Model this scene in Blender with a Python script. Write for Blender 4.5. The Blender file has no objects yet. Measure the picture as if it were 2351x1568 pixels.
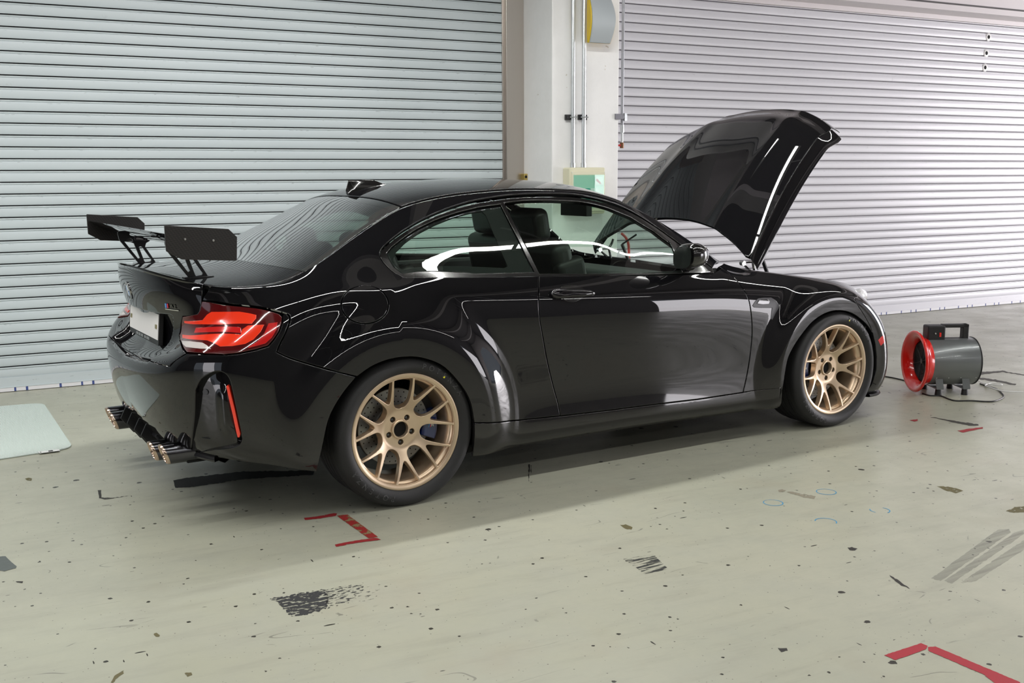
import math, random
import numpy as np
# ------------------------------------------------------------------ camera
IW, IH = 2351, 1568
CAM_C = np.array([-1.9886, -4.9212, 1.4242])
YAW, PITCH, ROLL, FPX = 1.0105, 0.1556, -0.0049, 2437.18
def cam_axes():
    cy, sy = math.cos(YAW), math.sin(YAW); cp, sp = math.cos(PITCH), math.sin(PITCH)
    f = np.array([cy*cp, sy*cp, -sp]); r = np.array([sy, -cy, 0.0]); u = np.cross(r, f)
    cr, sr = math.cos(ROLL), math.sin(ROLL)
    return cr*r + sr*u, -sr*r + cr*u, f
CR, CU, CF = cam_axes()
def project(p):
    d = np.asarray(p, float) - CAM_C
    Z = d @ CF
    return np.stack([IW/2 + FPX*(d @ CR)/Z, IH/2 - FPX*(d @ CU)/Z], -1)
def ray(px, py): return CF + (px-IW/2)/FPX*CR - (py-IH/2)/FPX*CU
def on_y(px, py, y): d = ray(px, py); return CAM_C + (y-CAM_C[1])/d[1]*d
def on_x(px, py, x): d = ray(px, py); return CAM_C + (x-CAM_C[0])/d[0]*d
def on_z(px, py, z=0.0): d = ray(px, py); return CAM_C + (z-CAM_C[2])/d[2]*d

# ------------------------------------------------------------------ smooth tables
GU = np.arange(-1.62, 4.02, 0.004)
def pchip(xs, ys, x):
    xs = np.asarray(xs, float); ys = np.asarray(ys, float)
    h = np.diff(xs); d = np.diff(ys)/h
    m = np.zeros_like(ys)
    for i in range(1, len(xs)-1):
        if d[i-1]*d[i] > 0:
            w1 = 2*h[i]+h[i-1]; w2 = h[i]+2*h[i-1]
            m[i] = (w1+w2)/(w1/d[i-1]+w2/d[i])
    m[0] = d[0]; m[-1] = d[-1]
    x = np.asarray(x, float)
    k = np.clip(np.searchsorted(xs, x)-1, 0, len(xs)-2)
    t = (x-xs[k])/h[k]
    r = (2*t**3-3*t**2+1)*ys[k] + (t**3-2*t**2+t)*h[k]*m[k] + (-2*t**3+3*t**2)*ys[k+1] + (t**3-t**2)*h[k]*m[k+1]
    r = np.where(x < xs[0], ys[0]+m[0]*(x-xs[0]), r)
    return np.where(x > xs[-1], ys[-1]+m[-1]*(x-xs[-1]), r)
def smooth(a, sig):
    n = int(3*sig/0.004); k = np.exp(-0.5*(np.arange(-n, n+1)*0.004/sig)**2); k /= k.sum()
    b = np.concatenate([2*a[0]-a[n:0:-1], a, 2*a[-1]-a[-2:-n-2:-1]])
    return np.convolve(b, k, 'valid')
def table(xs, ys, sig=0.05): return smooth(pchip(xs, ys, GU), sig)
def look(tab, u): return np.interp(u, GU, tab)

UA, U0 = -0.35, -1.55       # rear wrap: u from centre of the tail (U0) to UA
UB, U1 = 2.95, 3.95         # front wrap
# control curves of the body side, bottom to top.  u: -1.55 tail centre ... 3.95 nose centre
US = [-1.55, -1.30, -1.05, -0.80, -0.58, -0.35, 0.0, 0.4, 0.8, 1.3, 1.8, 2.2, 2.7, 3.0, 3.3, 3.6, 3.95]
Yt = [
 [.86, .86, .86, .86, .86, .86, .86, .83, .83, .83, .83, .83, .85, .85, .84, .82, .82],
 [.87, .87, .87, .88, .88, .88, .89, .885, .89, .89, .885, .88, .89, .88, .86, .84, .84],
 [.88, .88, .88, .89, .89, .885, .885, .873, .877, .877, .874, .876, .89, .885, .87, .85, .85],
 [.89, .89, .89, .895, .895, .885, .88, .864, .862, .862, .862, .868, .885, .885, .88, .86, .86],
 [.895, .895, .895, .895, .895, .885, .88, .868, .868, .868, .865, .868, .885, .885, .88, .86, .86],
 [.90, .90, .90, .89, .885, .88, .878, .874, .876, .876, .872, .868, .88, .88, .875, .86, .86],
 [.89, .88, .88, .88, .885, .885, .882, .878, .878, .876, .87, .862, .855, .85, .85, .85, .85],
 [.80, .83, .84, .862, .868, .872, .868, .866, .866, .864, .858, .845, .83, .81, .80, .80, .80],
 [.78, .80, .82, .835, .840, .846, .842, .840, .840, .838, .830, .815, .80, .78, .77, .76, .76],
 [.78, .79, .80, .805, .805, .812, .818, .814, .815, .813, .806, .785, .77, .755, .74, .74, .74],
 [.78, .78, .785, .78, .778, .785, .762, .744, .738, .737, .757, .755, .745, .735, .72, .72, .72],
 [.78, .77, .765, .76, .757, .757, .698, .661, .648, .655, .702, .738, .73, .72, .70, .70, .70],
 [.78, .765, .75, .745, .738, .722, .605, .572, .558, .562, .635, .722, .72, .705, .68, .68, .68],
]
Zt = [
 [.27, .27, .29, .27, .245, .20, .17, .165, .165, .165, .155, .150, .15, .15, .15, .15, .15],
 [.33, .32, .31, .30, .28, .24, .21, .20, .20, .20, .19, .185, .18, .18, .18, .18, .18],
 [.41, .39, .38, .37, .36, .33, .31, .30, .295, .285, .265, .25, .25, .25, .25, .25, .25],
 [.50, .49, .48, .47, .46, .44, .43, .42, .41, .40, .38, .38, .38, .35, .33, .33, .33],
 [.58, .58, .59, .58, .57, .56, .56, .55, .55, .54, .53, .52, .50, .45, .42, .42, .42],
 [.63, .645, .68, .70, .69, .69, .69, .68, .68, .67, .655, .64, .61, .54, .50, .50, .50],
 [.655, .67, .72, .78, .80, .80, .81, .80, .79, .78, .765, .745, .70, .62, .57, .56, .56],
 [.69, .71, .77, .845, .88, .895, .905, .89, .87, .85, .83, .805, .76, .68, .62, .60, .60],
 [.77, .79, .83, .885, .92, .945, .965, .945, .93, .91, .885, .85, .79, .72, .65, .64, .64],
 [.86, .87, .89, .92, .945, .97, 1.0, .985, .97, .95, .92, .875, .81, .75, .68, .67, .67],
 [.94, .94, .945, .955, .97, .99, 1.09, 1.10, 1.10, 1.08, 1.01, .895, .822, .765, .70, .69, .69],
 [1.0, 1.0, .99, .985, .985, 1.01, 1.185, 1.23, 1.24, 1.20, 1.08, .905, .828, .775, .71, .70, .70],
 [1.035, 1.03, 1.02, .98, .985, 1.025, 1.27, 1.335, 1.355, 1.32, 1.10, .905, .832, .78, .72, .71, .71],
]
_us = list(US); US.insert(US.index(2.2), 2.0)
_fix = {(1, 12): .945, (1, 11): .925, (1, 10): .902, (0, 12): .70, (0, 11): .722, (0, 10): .752}
for _k, _T in enumerate((Yt, Zt)):
    for _i, _r in enumerate(_T): _r.insert(US.index(2.2)-1, _fix.get((_k, _i), float(pchip(_us, _r, np.array([2.0]))[0])))
# depth of the tail behind UA and of the nose before UB, per control curve
TAIL = [.53, .575, .60, .615, .625, .63, .615, .58, .57, .577, .585, .587, .583]
TAILC = [.53, .575, .60, .62, .63, .63, .580, .530, .535, .560, .583, .587, .583]
NOSE = [.50, .53, .54, .54, .54, .53, .51, .48, .45, .42, .40, .38, .36]
TN = [2.9]*6 + [2.6] + [2.3]*5 + [2.15]
YT = [table(US, r, .06) for r in Yt]
ZT = [table(US, r, .06) for r in Zt]
NCP = len(Yt)
# roof / deck height field
def hz_tables():
    xs = [-1.0, -.93, -.86, -.72, -.58, -.48, -.38, -.2, 0.0, .12, .25, .45, .8, 1.15, 1.4, 1.6, 1.85, 2.1, 2.4]
    zc = [1.037, 1.036, 1.026, 1.024, 1.036, 1.052, 1.085, 1.172, 1.270, 1.332, 1.366, 1.392, 1.406, 1.396, 1.352, 1.282, 1.160, 1.02, .86]
    dr = [.065, .062, .060, .060, .055, .054, .050, .05, .048, .046, .046, .045, .043, .046, .058, .075, .10, .12, .14]
    yr = [.60, .62, .65, .68, .69, .69, .69, .66, .60, .57, .555, .55, .55, .55, .56, .58, .63, .68, .74]
    return table(xs, zc, .045), table(xs, dr, .05), table(xs, yr, .05)
HZC, HDR, HYR = hz_tables()
def top_z(x, y):
    return look(HZC, x) - look(HDR, x)*(np.abs(y)/look(HYR, x))**2.6
# clamped uniform cubic B-spline basis
KN = np.concatenate([[0]*3, np.linspace(0, 1, NCP-2), [1]*3])
def basis(v):
    v = np.clip(np.asarray(v, float), 0, 1-1e-9)
    N = [np.where((v >= KN[i]) & (v < KN[i+1]), 1.0, 0.0) for i in range(len(KN)-1)]
    for p in range(1, 4):
        M = []
        for i in range(len(KN)-1-p):
            a = 0.0 if KN[i+p] == KN[i] else (v-KN[i])/(KN[i+p]-KN[i])*N[i]
            b = 0.0 if KN[i+p+1] == KN[i+1] else (KN[i+p+1]-v)/(KN[i+p+1]-KN[i+1])*N[i+1]
            M.append(a+b)
        N = M
    return N
def sstep(t): t = np.clip(t, 0, 1); return t*t*t*(t*(6*t-15)+10)
RW, FW = (-0.035, 0.318), (2.662, 0.318)     # centres of the wheel openings
def flare(x, z, Y):
    d = np.zeros_like(x)
    for (cx, cz), amp, r0, rf, rb in ((RW, .931, .405, .66, .62), (FW, .916, .395, .60, .60)):
        rho = np.hypot(x-cx, (z-cz)*1.0)
        ang = (z-cz)/np.maximum(rho, 1e-6)
        r1 = np.where(x > cx, rf, rb)
        w = 1-sstep((rho-r0)/(r1-r0))
        w = w*sstep((ang+.75)/.8)
        d = np.maximum(d, w*np.clip(amp-Y, 0, .2))
    return d
def side_raw(u, v):
    u = np.asarray(u, float); v = np.asarray(v, float)
    B = basis(v)
    Y = sum(B[i]*look(YT[i], u) for i in range(NCP))
    Z = sum(B[i]*look(ZT[i], u) for i in range(NCP))
    wc = 1-sstep((u+1.20)/.28)
    T = sum(B[i]*(TAIL[i]+(TAILC[i]-TAIL[i])*wc) for i in range(NCP)); Nn = sum(B[i]*NOSE[i] for i in range(NCP))
    n = sum(B[i]*TN[i] for i in range(NCP))
    th = np.clip((u-U0)/(UA-U0), 0, 1)*math.pi/2
    s, c = np.sin(th), np.cos(th)
    k = (np.abs(c)**n+np.abs(s)**n)**(-1/n)
    th2 = np.clip((U1-u)/(U1-UB), 0, 1)*math.pi/2
    s2, c2 = np.sin(th2), np.cos(th2)
    k2 = (np.abs(c2)**2.3+np.abs(s2)**2.3)**(-1/2.3)
    X = np.where(u < UA, UA-T*c*k, np.where(u > UB, UB+Nn*c2*k2, u))
    Ys = np.where(u < UA, Y*s*k, np.where(u > UB, Y*s2*k2, Y))
    Ys = Ys + np.where(u < -1.3, 0, flare(X, Z, Ys))*np.where(u < UA, s, 1)
    return np.stack([X, -Ys, Z], -1)
def fold(u):
    u = np.asarray(u, float); w = np.where(u < U0, 2*U0-u, np.where(u > U1, 2*U1-u, u))
    return w, np.where((u < U0) | (u > U1), -1.0, 1.0)
def side(u, v):
    w, sg = fold(u); p = side_half(w, v); p[..., 1] *= sg; return p
def side_half(u, v):
    """right body side, point on skin; the top edge is welded to the roof/deck height field"""
    p = side_raw(u, v)
    u = np.asarray(u, float); v = np.asarray(v, float)
    e = side_raw(u, np.ones_like(v))
    dz = top_z(e[..., 0], e[..., 1]) - e[..., 2]
    w = sstep((v-.55)/.45)
    fade = 1-sstep((u-1.84)/.12)
    q = p.copy(); q[..., 2] = p[..., 2] + dz*w*fade
    return q
def top(x, y):
    x = np.asarray(x, float); y = np.asarray(y, float)
    return np.stack([x, y, top_z(x, y)], -1)
def normals(fn, a, b, h=.004, hb=None):
    hb = hb or h
    da = fn(a+h, b)-fn(a-h, b); db = fn(a, b+hb)-fn(a, b-hb)
    n = np.cross(da, db); n /= np.maximum(np.linalg.norm(n, axis=-1, keepdims=True), 1e-12)
    return n
# ------------------------------------------------------------------ pixel -> surface parameter
class Inv:
    def __init__(s, fn, A, B):
        s.fn = fn; s.a, s.b = np.meshgrid(A, B, indexing='ij'); P = fn(s.a, s.b)
        s.px = project(P)
        n = np.cross(np.gradient(P, axis=0), np.gradient(P, axis=1))
        s.face = np.sum(n*(CAM_C-P), -1)
        s.sign = 1
        s.A, s.B = A, B
    def __call__(s, px, py, near=None):
        d = (s.px[..., 0]-px)**2+(s.px[..., 1]-py)**2
        d = np.where(s.face*s.sign > 0, d, d+1e5)
        if near is not None: d = d + near[2]*((s.a-near[0])**2+(s.b-near[1])**2)
        i, j = np.unravel_index(np.argmin(d), d.shape)
        a, b = s.a[i, j], s.b[i, j]
        for _ in range(12):
            q = project(s.fn(a, b)); e = np.array([px, py])-q
            h = 1e-3
            J = np.stack([(project(s.fn(a+h, b))-q)/h, (project(s.fn(a, b+h))-q)/h], 1)
            try: st = np.linalg.solve(J, e)
            except Exception: break
            st = np.clip(st, -.05, .05)
            a = float(np.clip(a+st[0], s.A[0], s.A[-1])); b = float(np.clip(b+st[1], s.B[0], s.B[-1]))
            if abs(e[0])+abs(e[1]) < .02: break
        return a, b
import bpy, bmesh
from mathutils import Vector, Matrix
from mathutils.geometry import delaunay_2d_cdt
random.seed(7)
PI = math.pi
SC = bpy.context.scene
COL = SC.collection
# ------------------------------------------------------------------ helpers
def link(name, me, mat=None, parent=None, smooth=True):
    o = bpy.data.objects.new(name, me); COL.objects.link(o)
    if mat is not None:
        for m in (mat if isinstance(mat, (list, tuple)) else [mat]): me.materials.append(m)
    if parent is not None: o.parent = parent
    if smooth:
        for p in me.polygons: p.use_smooth = True
    return o
def tag(o, label=None, cat=None, group=None, kind=None):
    if label: o['label'] = label
    if cat: o['category'] = cat
    if group: o['group'] = group
    if kind: o['kind'] = kind
    return o
def empty(name, loc=(0, 0, 0), rz=0.0):
    o = bpy.data.objects.new(name, None); COL.objects.link(o)
    o.location = loc; o.rotation_euler = (0, 0, rz); o.empty_display_size = .1
    return o
def clean(arr): return [tuple(map(float, p)) for p in arr]
class MB:
    """mesh collector"""
    def __init__(s): s.v = []; s.f = []; s.m = []
    def add(s, vs, fs, mi=0):
        b = len(s.v); s.v += [tuple(float(c) for c in v) for v in vs]
        s.f += [tuple(b+i for i in f) for f in fs]; s.m += [mi]*len(fs); return s
    def box(s, lo, hi, mi=0, M=None):
        x0, y0, z0 = lo; x1, y1, z1 = hi
        vs = [(x0,y0,z0),(x1,y0,z0),(x1,y1,z0),(x0,y1,z0),(x0,y0,z1),(x1,y0,z1),(x1,y1,z1),(x0,y1,z1)]
        if M is not None: vs = [tuple(M @ Vector(v)) for v in vs]
        return s.add(vs, [(0,3,2,1),(4,5,6,7),(0,1,5,4),(1,2,6,5),(2,3,7,6),(3,0,4,7)], mi)
    def tube(s, pts, r, n=10, mi=0, caps=True, closed=False):
        P = [Vector(p) for p in pts]; m = len(P)
        rs = r if isinstance(r, (list, tuple)) else [r]*m
        up = None; rings = []
        for i in range(m):
            if closed: t = (P[(i+1) % m]-P[i-1]).normalized()
            else: t = (P[min(i+1, m-1)]-P[max(i-1, 0)]).normalized()
            if up is None:
                up = Vector((0,0,1)) if abs(t.z) < .9 else Vector((1,0,0))
            a = (up - t*up.dot(t)).normalized(); b = t.cross(a); up = a
            rings.append([P[i]+rs[i]*(math.cos(2*PI*k/n)*a+math.sin(2*PI*k/n)*b) for k in range(n)])
        vs = [v for R in rings for v in R]; fs = []
        for i in range(m if closed else m-1):
            j = (i+1) % m
            for k in range(n):
                fs.append((i*n+k, i*n+(k+1) % n, j*n+(k+1) % n, j*n+k))
        if caps and not closed:
            fs.append(tuple(range(n-1, -1, -1))); fs.append(tuple((m-1)*n+k for k in range(n)))
        return s.add(vs, fs, mi)
    def lathe(s, prof, n=48, axis='y', c=(0,0,0), mi=0, a0=0.0, a1=2*PI):
        """prof: list of (r, h); axis of turning"""
        full = abs(a1-a0-2*PI) < 1e-6; m = n if full else n+1
        vs = []
        for r, h in prof:
            for k in range(m):
                t = a0+(a1-a0)*k/n; ca, sa = math.cos(t), math.sin(t)
                if axis == 'y': p = (c[0]+r*ca, c[1]+h, c[2]+r*sa)
                elif axis == 'x': p = (c[0]+h, c[1]+r*ca, c[2]+r*sa)
                else: p = (c[0]+r*ca, c[1]+r*sa, c[2]+h)
                vs.append(p)
        fs = []
        for i in range(len(prof)-1):
            for k in range(n):
                a, b = i*m+k, i*m+(k+1) % m
                fs.append((a, b, b+m, a+m))
        return s.add(vs, fs, mi)
    def prism(s, poly, fn, d, mi=0):
        """poly: 2D outline, fn(a,b,h)->3D, extruded over h=0..d; convex/concave ok via ngon"""
        n = len(poly)
        vs = [fn(a, b, 0.0) for a, b in poly]+[fn(a, b, d) for a, b in poly]
        fs = [tuple(range(n-1, -1, -1)), tuple(range(n, 2*n))]+[(i, (i+1) % n, (i+1) % n+n, i+n) for i in range(n)]
        return s.add(vs, fs, mi)
    def mesh(s, name):
        me = bpy.data.meshes.new(name); me.from_pydata(s.v, [], s.f)
        me.polygons.foreach_set('material_index', s.m); me.update(); return me
    def build(s, name, mat, parent=None, smooth=True, angle=None, bevel=None, seg=2, recalc=False):
        me = s.mesh(name)
        if recalc:
            bm = bmesh.new(); bm.from_mesh(me); bmesh.ops.recalc_face_normals(bm, faces=bm.faces); bm.to_mesh(me); bm.free()
        o = link(name, me, mat, parent, smooth)
        if smooth: me.set_sharp_from_angle(angle=math.radians(angle or 35))
        if bevel:
            b = o.modifiers.new('bevel', 'BEVEL'); b.width = bevel; b.segments = seg; b.limit_method = 'ANGLE'; b.angle_limit = math.radians(35)
            b.harden_normals = False
        return o
def cr(pts, n=8, closed=False):
    """Catmull-Rom through points (any dimension)"""
    P = np.array(pts, float); m = len(P); out = []
    rng = range(m if closed else m-1)
    for i in rng:
        if closed: a, b, c, d = P[i-1], P[i], P[(i+1) % m], P[(i+2) % m]
        else:
            b, c = P[i], P[i+1]; a = P[i-1] if i else 2*b-c; d = P[i+2] if i+2 < m else 2*c-b
        for k in range(n):
            t = k/n
            out.append(.5*((2*b)+(-a+c)*t+(2*a-5*b+4*c-d)*t*t+(-a+3*b-3*c+d)*t**3))
    if not closed: out.append(P[-1])
    return np.array(out)
def inpoly(pts, poly):
    x, y = pts[:, 0], pts[:, 1]; c = np.zeros(len(pts), bool); n = len(poly)
    for i in range(n):
        x0, y0 = poly[i-1]; x1, y1 = poly[i]
        if y0 == y1: continue
        t = ((y0 > y) != (y1 > y)) & (x < (x1-x0)*(y-y0)/(y1-y0)+x0)
        c ^= t
    return c
def resample(poly, step, closed=True):
    P = np.array(poly, float)
    Q = np.vstack([P, P[:1]]) if closed else P
    out = []
    for a, b in zip(Q[:-1], Q[1:]):
        L = np.linalg.norm(b-a)
        if L < 1e-7: continue
        n = max(1, int(round(L/step)))
        for k in range(n): out.append(a+(b-a)*k/n)
    if not closed: out.append(Q[-1])
    return np.array(out)
def area(P): x, y = P[:, 0], P[:, 1]; return .5*np.sum(x*np.roll(y, -1)-np.roll(x, -1)*y)
def inset(P, d):
    """offset a ccw closed polyline inward by d"""
    t = np.roll(P, -1, 0)-P; t /= np.maximum(np.linalg.norm(t, axis=1, keepdims=True), 1e-9)
    nrm = np.stack([-t[:, 1], t[:, 0]], 1)
    nn = nrm+np.roll(nrm, 1, 0); L = np.linalg.norm(nn, axis=1, keepdims=True)
    nn /= np.maximum(L, .35)
    k = 1/np.clip(np.sum(nn*nrm, 1, keepdims=True), .5, 1)
    return P+nn*k*d
SV = 1.3
class Patch:
    def __init__(s, fn, sv, flip=False):
        s.fn = fn; s.sv = sv; s.flip = flip
    def p(s, Q): return s.fn(Q[:, 0], Q[:, 1]/s.sv)
    def n(s, Q):
        n = normals(s.fn, Q[:, 0], Q[:, 1]/s.sv, .003)
        return -n if s.flip else n
def panel_data(patch, outline, holes=(), gap=.002, r=.003, thick=.014, du=.018, dv=.018, off=0.0, dense=(), free=None, step=.012):
    """outline/holes in patch parameters (a,b). returns verts, faces, normals"""
    sc = np.array([1, patch.sv])
    V = []; F = []; N = []
    loops = []
    for k, poly in enumerate([outline]+list(holes)):
        P = resample(np.array(poly, float)*sc, step)
        if (area(P) < 0) != (k > 0): P = P[::-1]
        loops.append(P)
    def ins(P, d):
        Q = inset(P, d)
        if free is not None:
            m = free(P/sc); Q[m] = P[m]
            m2 = m
        return Q
    inner = [ins(P, gap+r) for P in loops]
    # interior samples
    lo = inner[0].min(0); hi = inner[0].max(0)
    g = [np.stack(np.meshgrid(np.arange(lo[0], hi[0], du), np.arange(lo[1], hi[1], dv), indexing='ij'), -1).reshape(-1, 2)]
    for a0, a1, b0, b1, da, db in dense:
        A = np.stack(np.meshgrid(np.arange(a0, a1, da), np.arange(b0*patch.sv, b1*patch.sv, db), indexing='ij'), -1).reshape(-1, 2)
        keep = ~((g[0][:, 0] > a0-da*.6) & (g[0][:, 0] < a1+da*.6) & (g[0][:, 1] > b0*patch.sv-db*.6) & (g[0][:, 1] < b1*patch.sv+db*.6))
        g[0] = g[0][keep]; g.append(A)
    G = np.vstack(g)
    m = inpoly(G, inner[0])
    for h in inner[1:]: m &= ~inpoly(G, h)
    G = G[m]
    B = np.vstack(inner)
    keep = np.ones(len(G), bool)
    for i in range(0, len(G), 2000):
        dd = ((G[i:i+2000, None, :]-B[None])**2).sum(-1).min(1)
        keep[i:i+2000] = dd > (.42*min(du, step))**2
    G = G[keep]
    pts = np.vstack([B, G]); edges = []; k = 0
    for P in inner:
        n = len(P); edges += [(k+i, k+(i+1) % n) for i in range(n)]; k += n
    ov, oe, of, orv, _, _ = delaunay_2d_cdt([Vector(map(float, p)) for p in pts], edges, [], 0, 1e-7)
    Q = np.array([tuple(v) for v in ov])
    cen = np.array([Q[list(f)].mean(0) for f in of])
    ok = inpoly(cen, inner[0])
    for h in inner[1:]: ok &= ~inpoly(cen, h)
    pos = patch.p(Q); nor = patch.n(Q)
    V = list(pos-nor*off); N = list(nor)
    def orient(f):
        a, b, c = (V[i] for i in f[:3])
        return f if np.dot(np.cross(b-a, c-a), N[f[0]]) > 0 else tuple(reversed(f))
    F = [orient(tuple(f)) for f, o_ in zip(of, ok) if o_]
    for P in loops:
        prev = None; rings = []
        base0 = ins(P, gap+r); p0 = patch.p(base0); n0 = patch.n(base0)
        eb = ins(P, gap); pe = patch.p(eb); ne = patch.n(eb)
        o = pe-p0; o -= n0*np.sum(o*n0, 1, keepdims=True)
        L = np.linalg.norm(o, axis=1, keepdims=True); o = o/np.maximum(L, 1e-9)
        isfree = free(P/sc) if free is not None else np.zeros(len(P), bool)
        mid = p0+(pe-p0)*.7
        data = [(p0-n0*off, n0), (mid-n0*(.3*r+off), (n0+o)*.7071), (pe-n0*(r+off), o), (pe-ne*(thick+off), o)]
        bases = []
        for pp, nn in data:
            bases.append(len(V)); V += list(pp); N += list(nn)
        n = len(P)
        for a, b in zip(bases[:-1], bases[1:]):
            for i in range(n):
                j = (i+1) % n
                if isfree[i] and isfree[j]: continue
                f = (a+i, a+j, b+j, b+i)
                va, vb, vc = V[f[0]], V[f[1]], V[f[2]]
                nn_ = np.cross(vb-va, V[f[3]]-va)
                if np.dot(nn_, N[b+i]+N[a+i]) < 0: f = tuple(reversed(f))
                F.append(f)
    return np.array(V), F, np.array(N)
def mk(name, datas, mat, parent=None, mirror=False, both=False):
    V = []; F = []; N = []
    for v, f, n in datas:
        sets = []
        if both or not mirror: sets.append(1)
        if both or mirror: sets.append(-1)
        for sgn in sets:
            b = len(V); vv = v.copy(); nn = n.copy()
            if sgn < 0: vv[:, 1] *= -1; nn[:, 1] *= -1
            V += clean(vv); N += clean(nn)
            F += [tuple(b+i for i in (f_ if sgn > 0 else reversed(f_))) for f_ in f]
    me = bpy.data.meshes.new(name); me.from_pydata(V, [], F); me.update()
    o = link(name, me, mat, parent, True)
    me.normals_split_custom_set_from_vertices(N)
    return o
# ------------------------------------------------------------------ materials
def newmat(name):
    m = bpy.data.materials.new(name); m.use_nodes = True
    nt = m.node_tree; b = nt.nodes['Principled BSDF']
    return m, nt, b
def setp(b, **k):
    for n, v in k.items():
        n = n.replace('_', ' ')
        if n in b.inputs: b.inputs[n].default_value = v
def simple(name, col, rough=.5, metal=0.0, coat=0.0, coat_rough=.03, spec=.5, bump=0, bscale=200, **k):
    m, nt, b = newmat(name)
    c = tuple(col)+(1,) if len(col) == 3 else col
    setp(b, Base_Color=c, Roughness=rough, Metallic=metal, Coat_Weight=coat, Coat_Roughness=coat_rough, Specular_IOR_Level=spec, **k)
    if bump:
        n = nt.nodes.new('ShaderNodeTexNoise'); n.inputs['Scale'].default_value = bscale; n.inputs['Detail'].default_value = 3
        tc = nt.nodes.new('ShaderNodeTexCoord'); nt.links.new(tc.outputs['Object'], n.inputs['Vector'])
        bp = nt.nodes.new('ShaderNodeBump'); bp.inputs['Strength'].default_value = bump; bp.inputs['Distance'].default_value = .002
        nt.links.new(n.outputs['Fac'], bp.inputs['Height']); nt.links.new(bp.outputs['Normal'], b.inputs['Normal'])
    return m
def nd(nt, t, **k):
    n = nt.nodes.new('ShaderNode'+t)
    for a, v in k.items():
        if a in n.inputs: n.inputs[a].default_value = v
        else: setattr(n, a, v)
    return n
def ramp(nt, fac, stops):
    r = nt.nodes.new('ShaderNodeValToRGB'); e = r.color_ramp.elements
    while len(e) < len(stops): e.new(.5)
    for i, (p, c) in enumerate(stops):
        e[i].position = p; e[i].color = tuple(c)+(1,) if len(c) == 3 else c
    nt.links.new(fac, r.inputs['Fac']); return r.outputs['Color']
def mixc(nt, fac, a, b, mode='MIX'):
    m = nt.nodes.new('ShaderNodeMix'); m.data_type = 'RGBA'; m.blend_type = mode; m.clamp_factor = True
    for sock, v in ((m.inputs[0], fac), (m.inputs[6], a), (m.inputs[7], b)):
        if hasattr(v, 'is_output') or hasattr(v, 'node'): nt.links.new(v, sock)
        elif isinstance(v, (int, float)): sock.default_value = v
        else: sock.default_value = tuple(v)+(1,) if len(v) == 3 else v
    return m.outputs[2]
def math_(nt, op, a, b=None, clamp=False):
    m = nt.nodes.new('ShaderNodeMath'); m.operation = op; m.use_clamp = clamp
    for i, v in enumerate((a, b)):
        if v is None: continue
        if hasattr(v, 'node'): nt.links.new(v, m.inputs[i])
        else: m.inputs[i].default_value = v
    return m.outputs[0]
def coords(nt, kind='Object', scale=(1,1,1), rot=(0,0,0)):
    tc = nt.nodes.new('ShaderNodeTexCoord'); mp = nt.nodes.new('ShaderNodeMapping')
    mp.inputs['Scale'].default_value = scale; mp.inputs['Rotation'].default_value = rot
    nt.links.new(tc.outputs[kind], mp.inputs['Vector']); return mp.outputs['Vector']
def noise(nt, vec, scale, detail=3, rough=.55):
    n = nd(nt, 'TexNoise', Scale=scale, Detail=detail, Roughness=rough); nt.links.new(vec, n.inputs['Vector']); return n.outputs['Fac']

def paint_mat():
    m, nt, b = newmat('black_car_paint')
    setp(b, Base_Color=(.006, .006, .007, 1), Roughness=.42, Metallic=0, Specular_IOR_Level=0.0, Coat_Weight=1.0, Coat_Roughness=.012, Coat_IOR=1.6)
    v = coords(nt)
    d = noise(nt, v, 900, 2)
    fl = ramp(nt, d, [(.35, (.0025, .0025, .003)), (.75, (.010, .010, .012))])
    # road dust low on the body
    sep = nt.nodes.new('ShaderNodeSeparateXYZ'); nt.links.new(v, sep.inputs[0])
    h = nt.nodes.new('ShaderNodeMapRange'); h.inputs['From Min'].default_value = .15; h.inputs['From Max'].default_value = .62
    h.inputs['To Min'].default_value = 1; h.inputs['To Max'].default_value = 0
    nt.links.new(sep.outputs['Z'], h.inputs['Value'])
    dn = noise(nt, v, 14, 6, .7)
    dust = math_(nt, 'MULTIPLY', h.outputs['Result'], math_(nt, 'MULTIPLY', dn, .55), True)
    nt.links.new(mixc(nt, dust, fl, (.030, .028, .025)), b.inputs['Base Color'])
    nt.links.new(math_(nt, 'ADD', math_(nt, 'MULTIPLY', dust, .10), .012), b.inputs['Coat Roughness'])
    return m
def glass_mat(name, tint, refl_rough=0.0, ior=1.52, boost=1.0):
    m = bpy.data.materials.new(name); m.use_nodes = True; nt = m.node_tree; nt.nodes.clear()
    out = nt.nodes.new('ShaderNodeOutputMaterial'); tr = nt.nodes.new('ShaderNodeBsdfTransparent'); gl = nt.nodes.new('ShaderNodeBsdfGlossy')
    tr.inputs['Color'].default_value = tuple(tint)+(1,); gl.inputs['Roughness'].default_value = refl_rough
    fr = nt.nodes.new('ShaderNodeFresnel'); ge = nt.nodes.new('ShaderNodeNewGeometry')
    nt.links.new(math_(nt, 'POWER', ior, math_(nt, 'SUBTRACT', 1.0, math_(nt, 'MULTIPLY', ge.outputs['Backfacing'], 2.0))), fr.inputs['IOR'])
    mx = nt.nodes.new('ShaderNodeMixShader')
    f = math_(nt, 'MULTIPLY', fr.outputs['Fac'], boost, True)
    nt.links.new(f, mx.inputs[0]); nt.links.new(tr.outputs[0], mx.inputs[1]); nt.links.new(gl.outputs[0], mx.inputs[2])
    nt.links.new(mx.outputs[0], out.inputs['Surface']); return m
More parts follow.
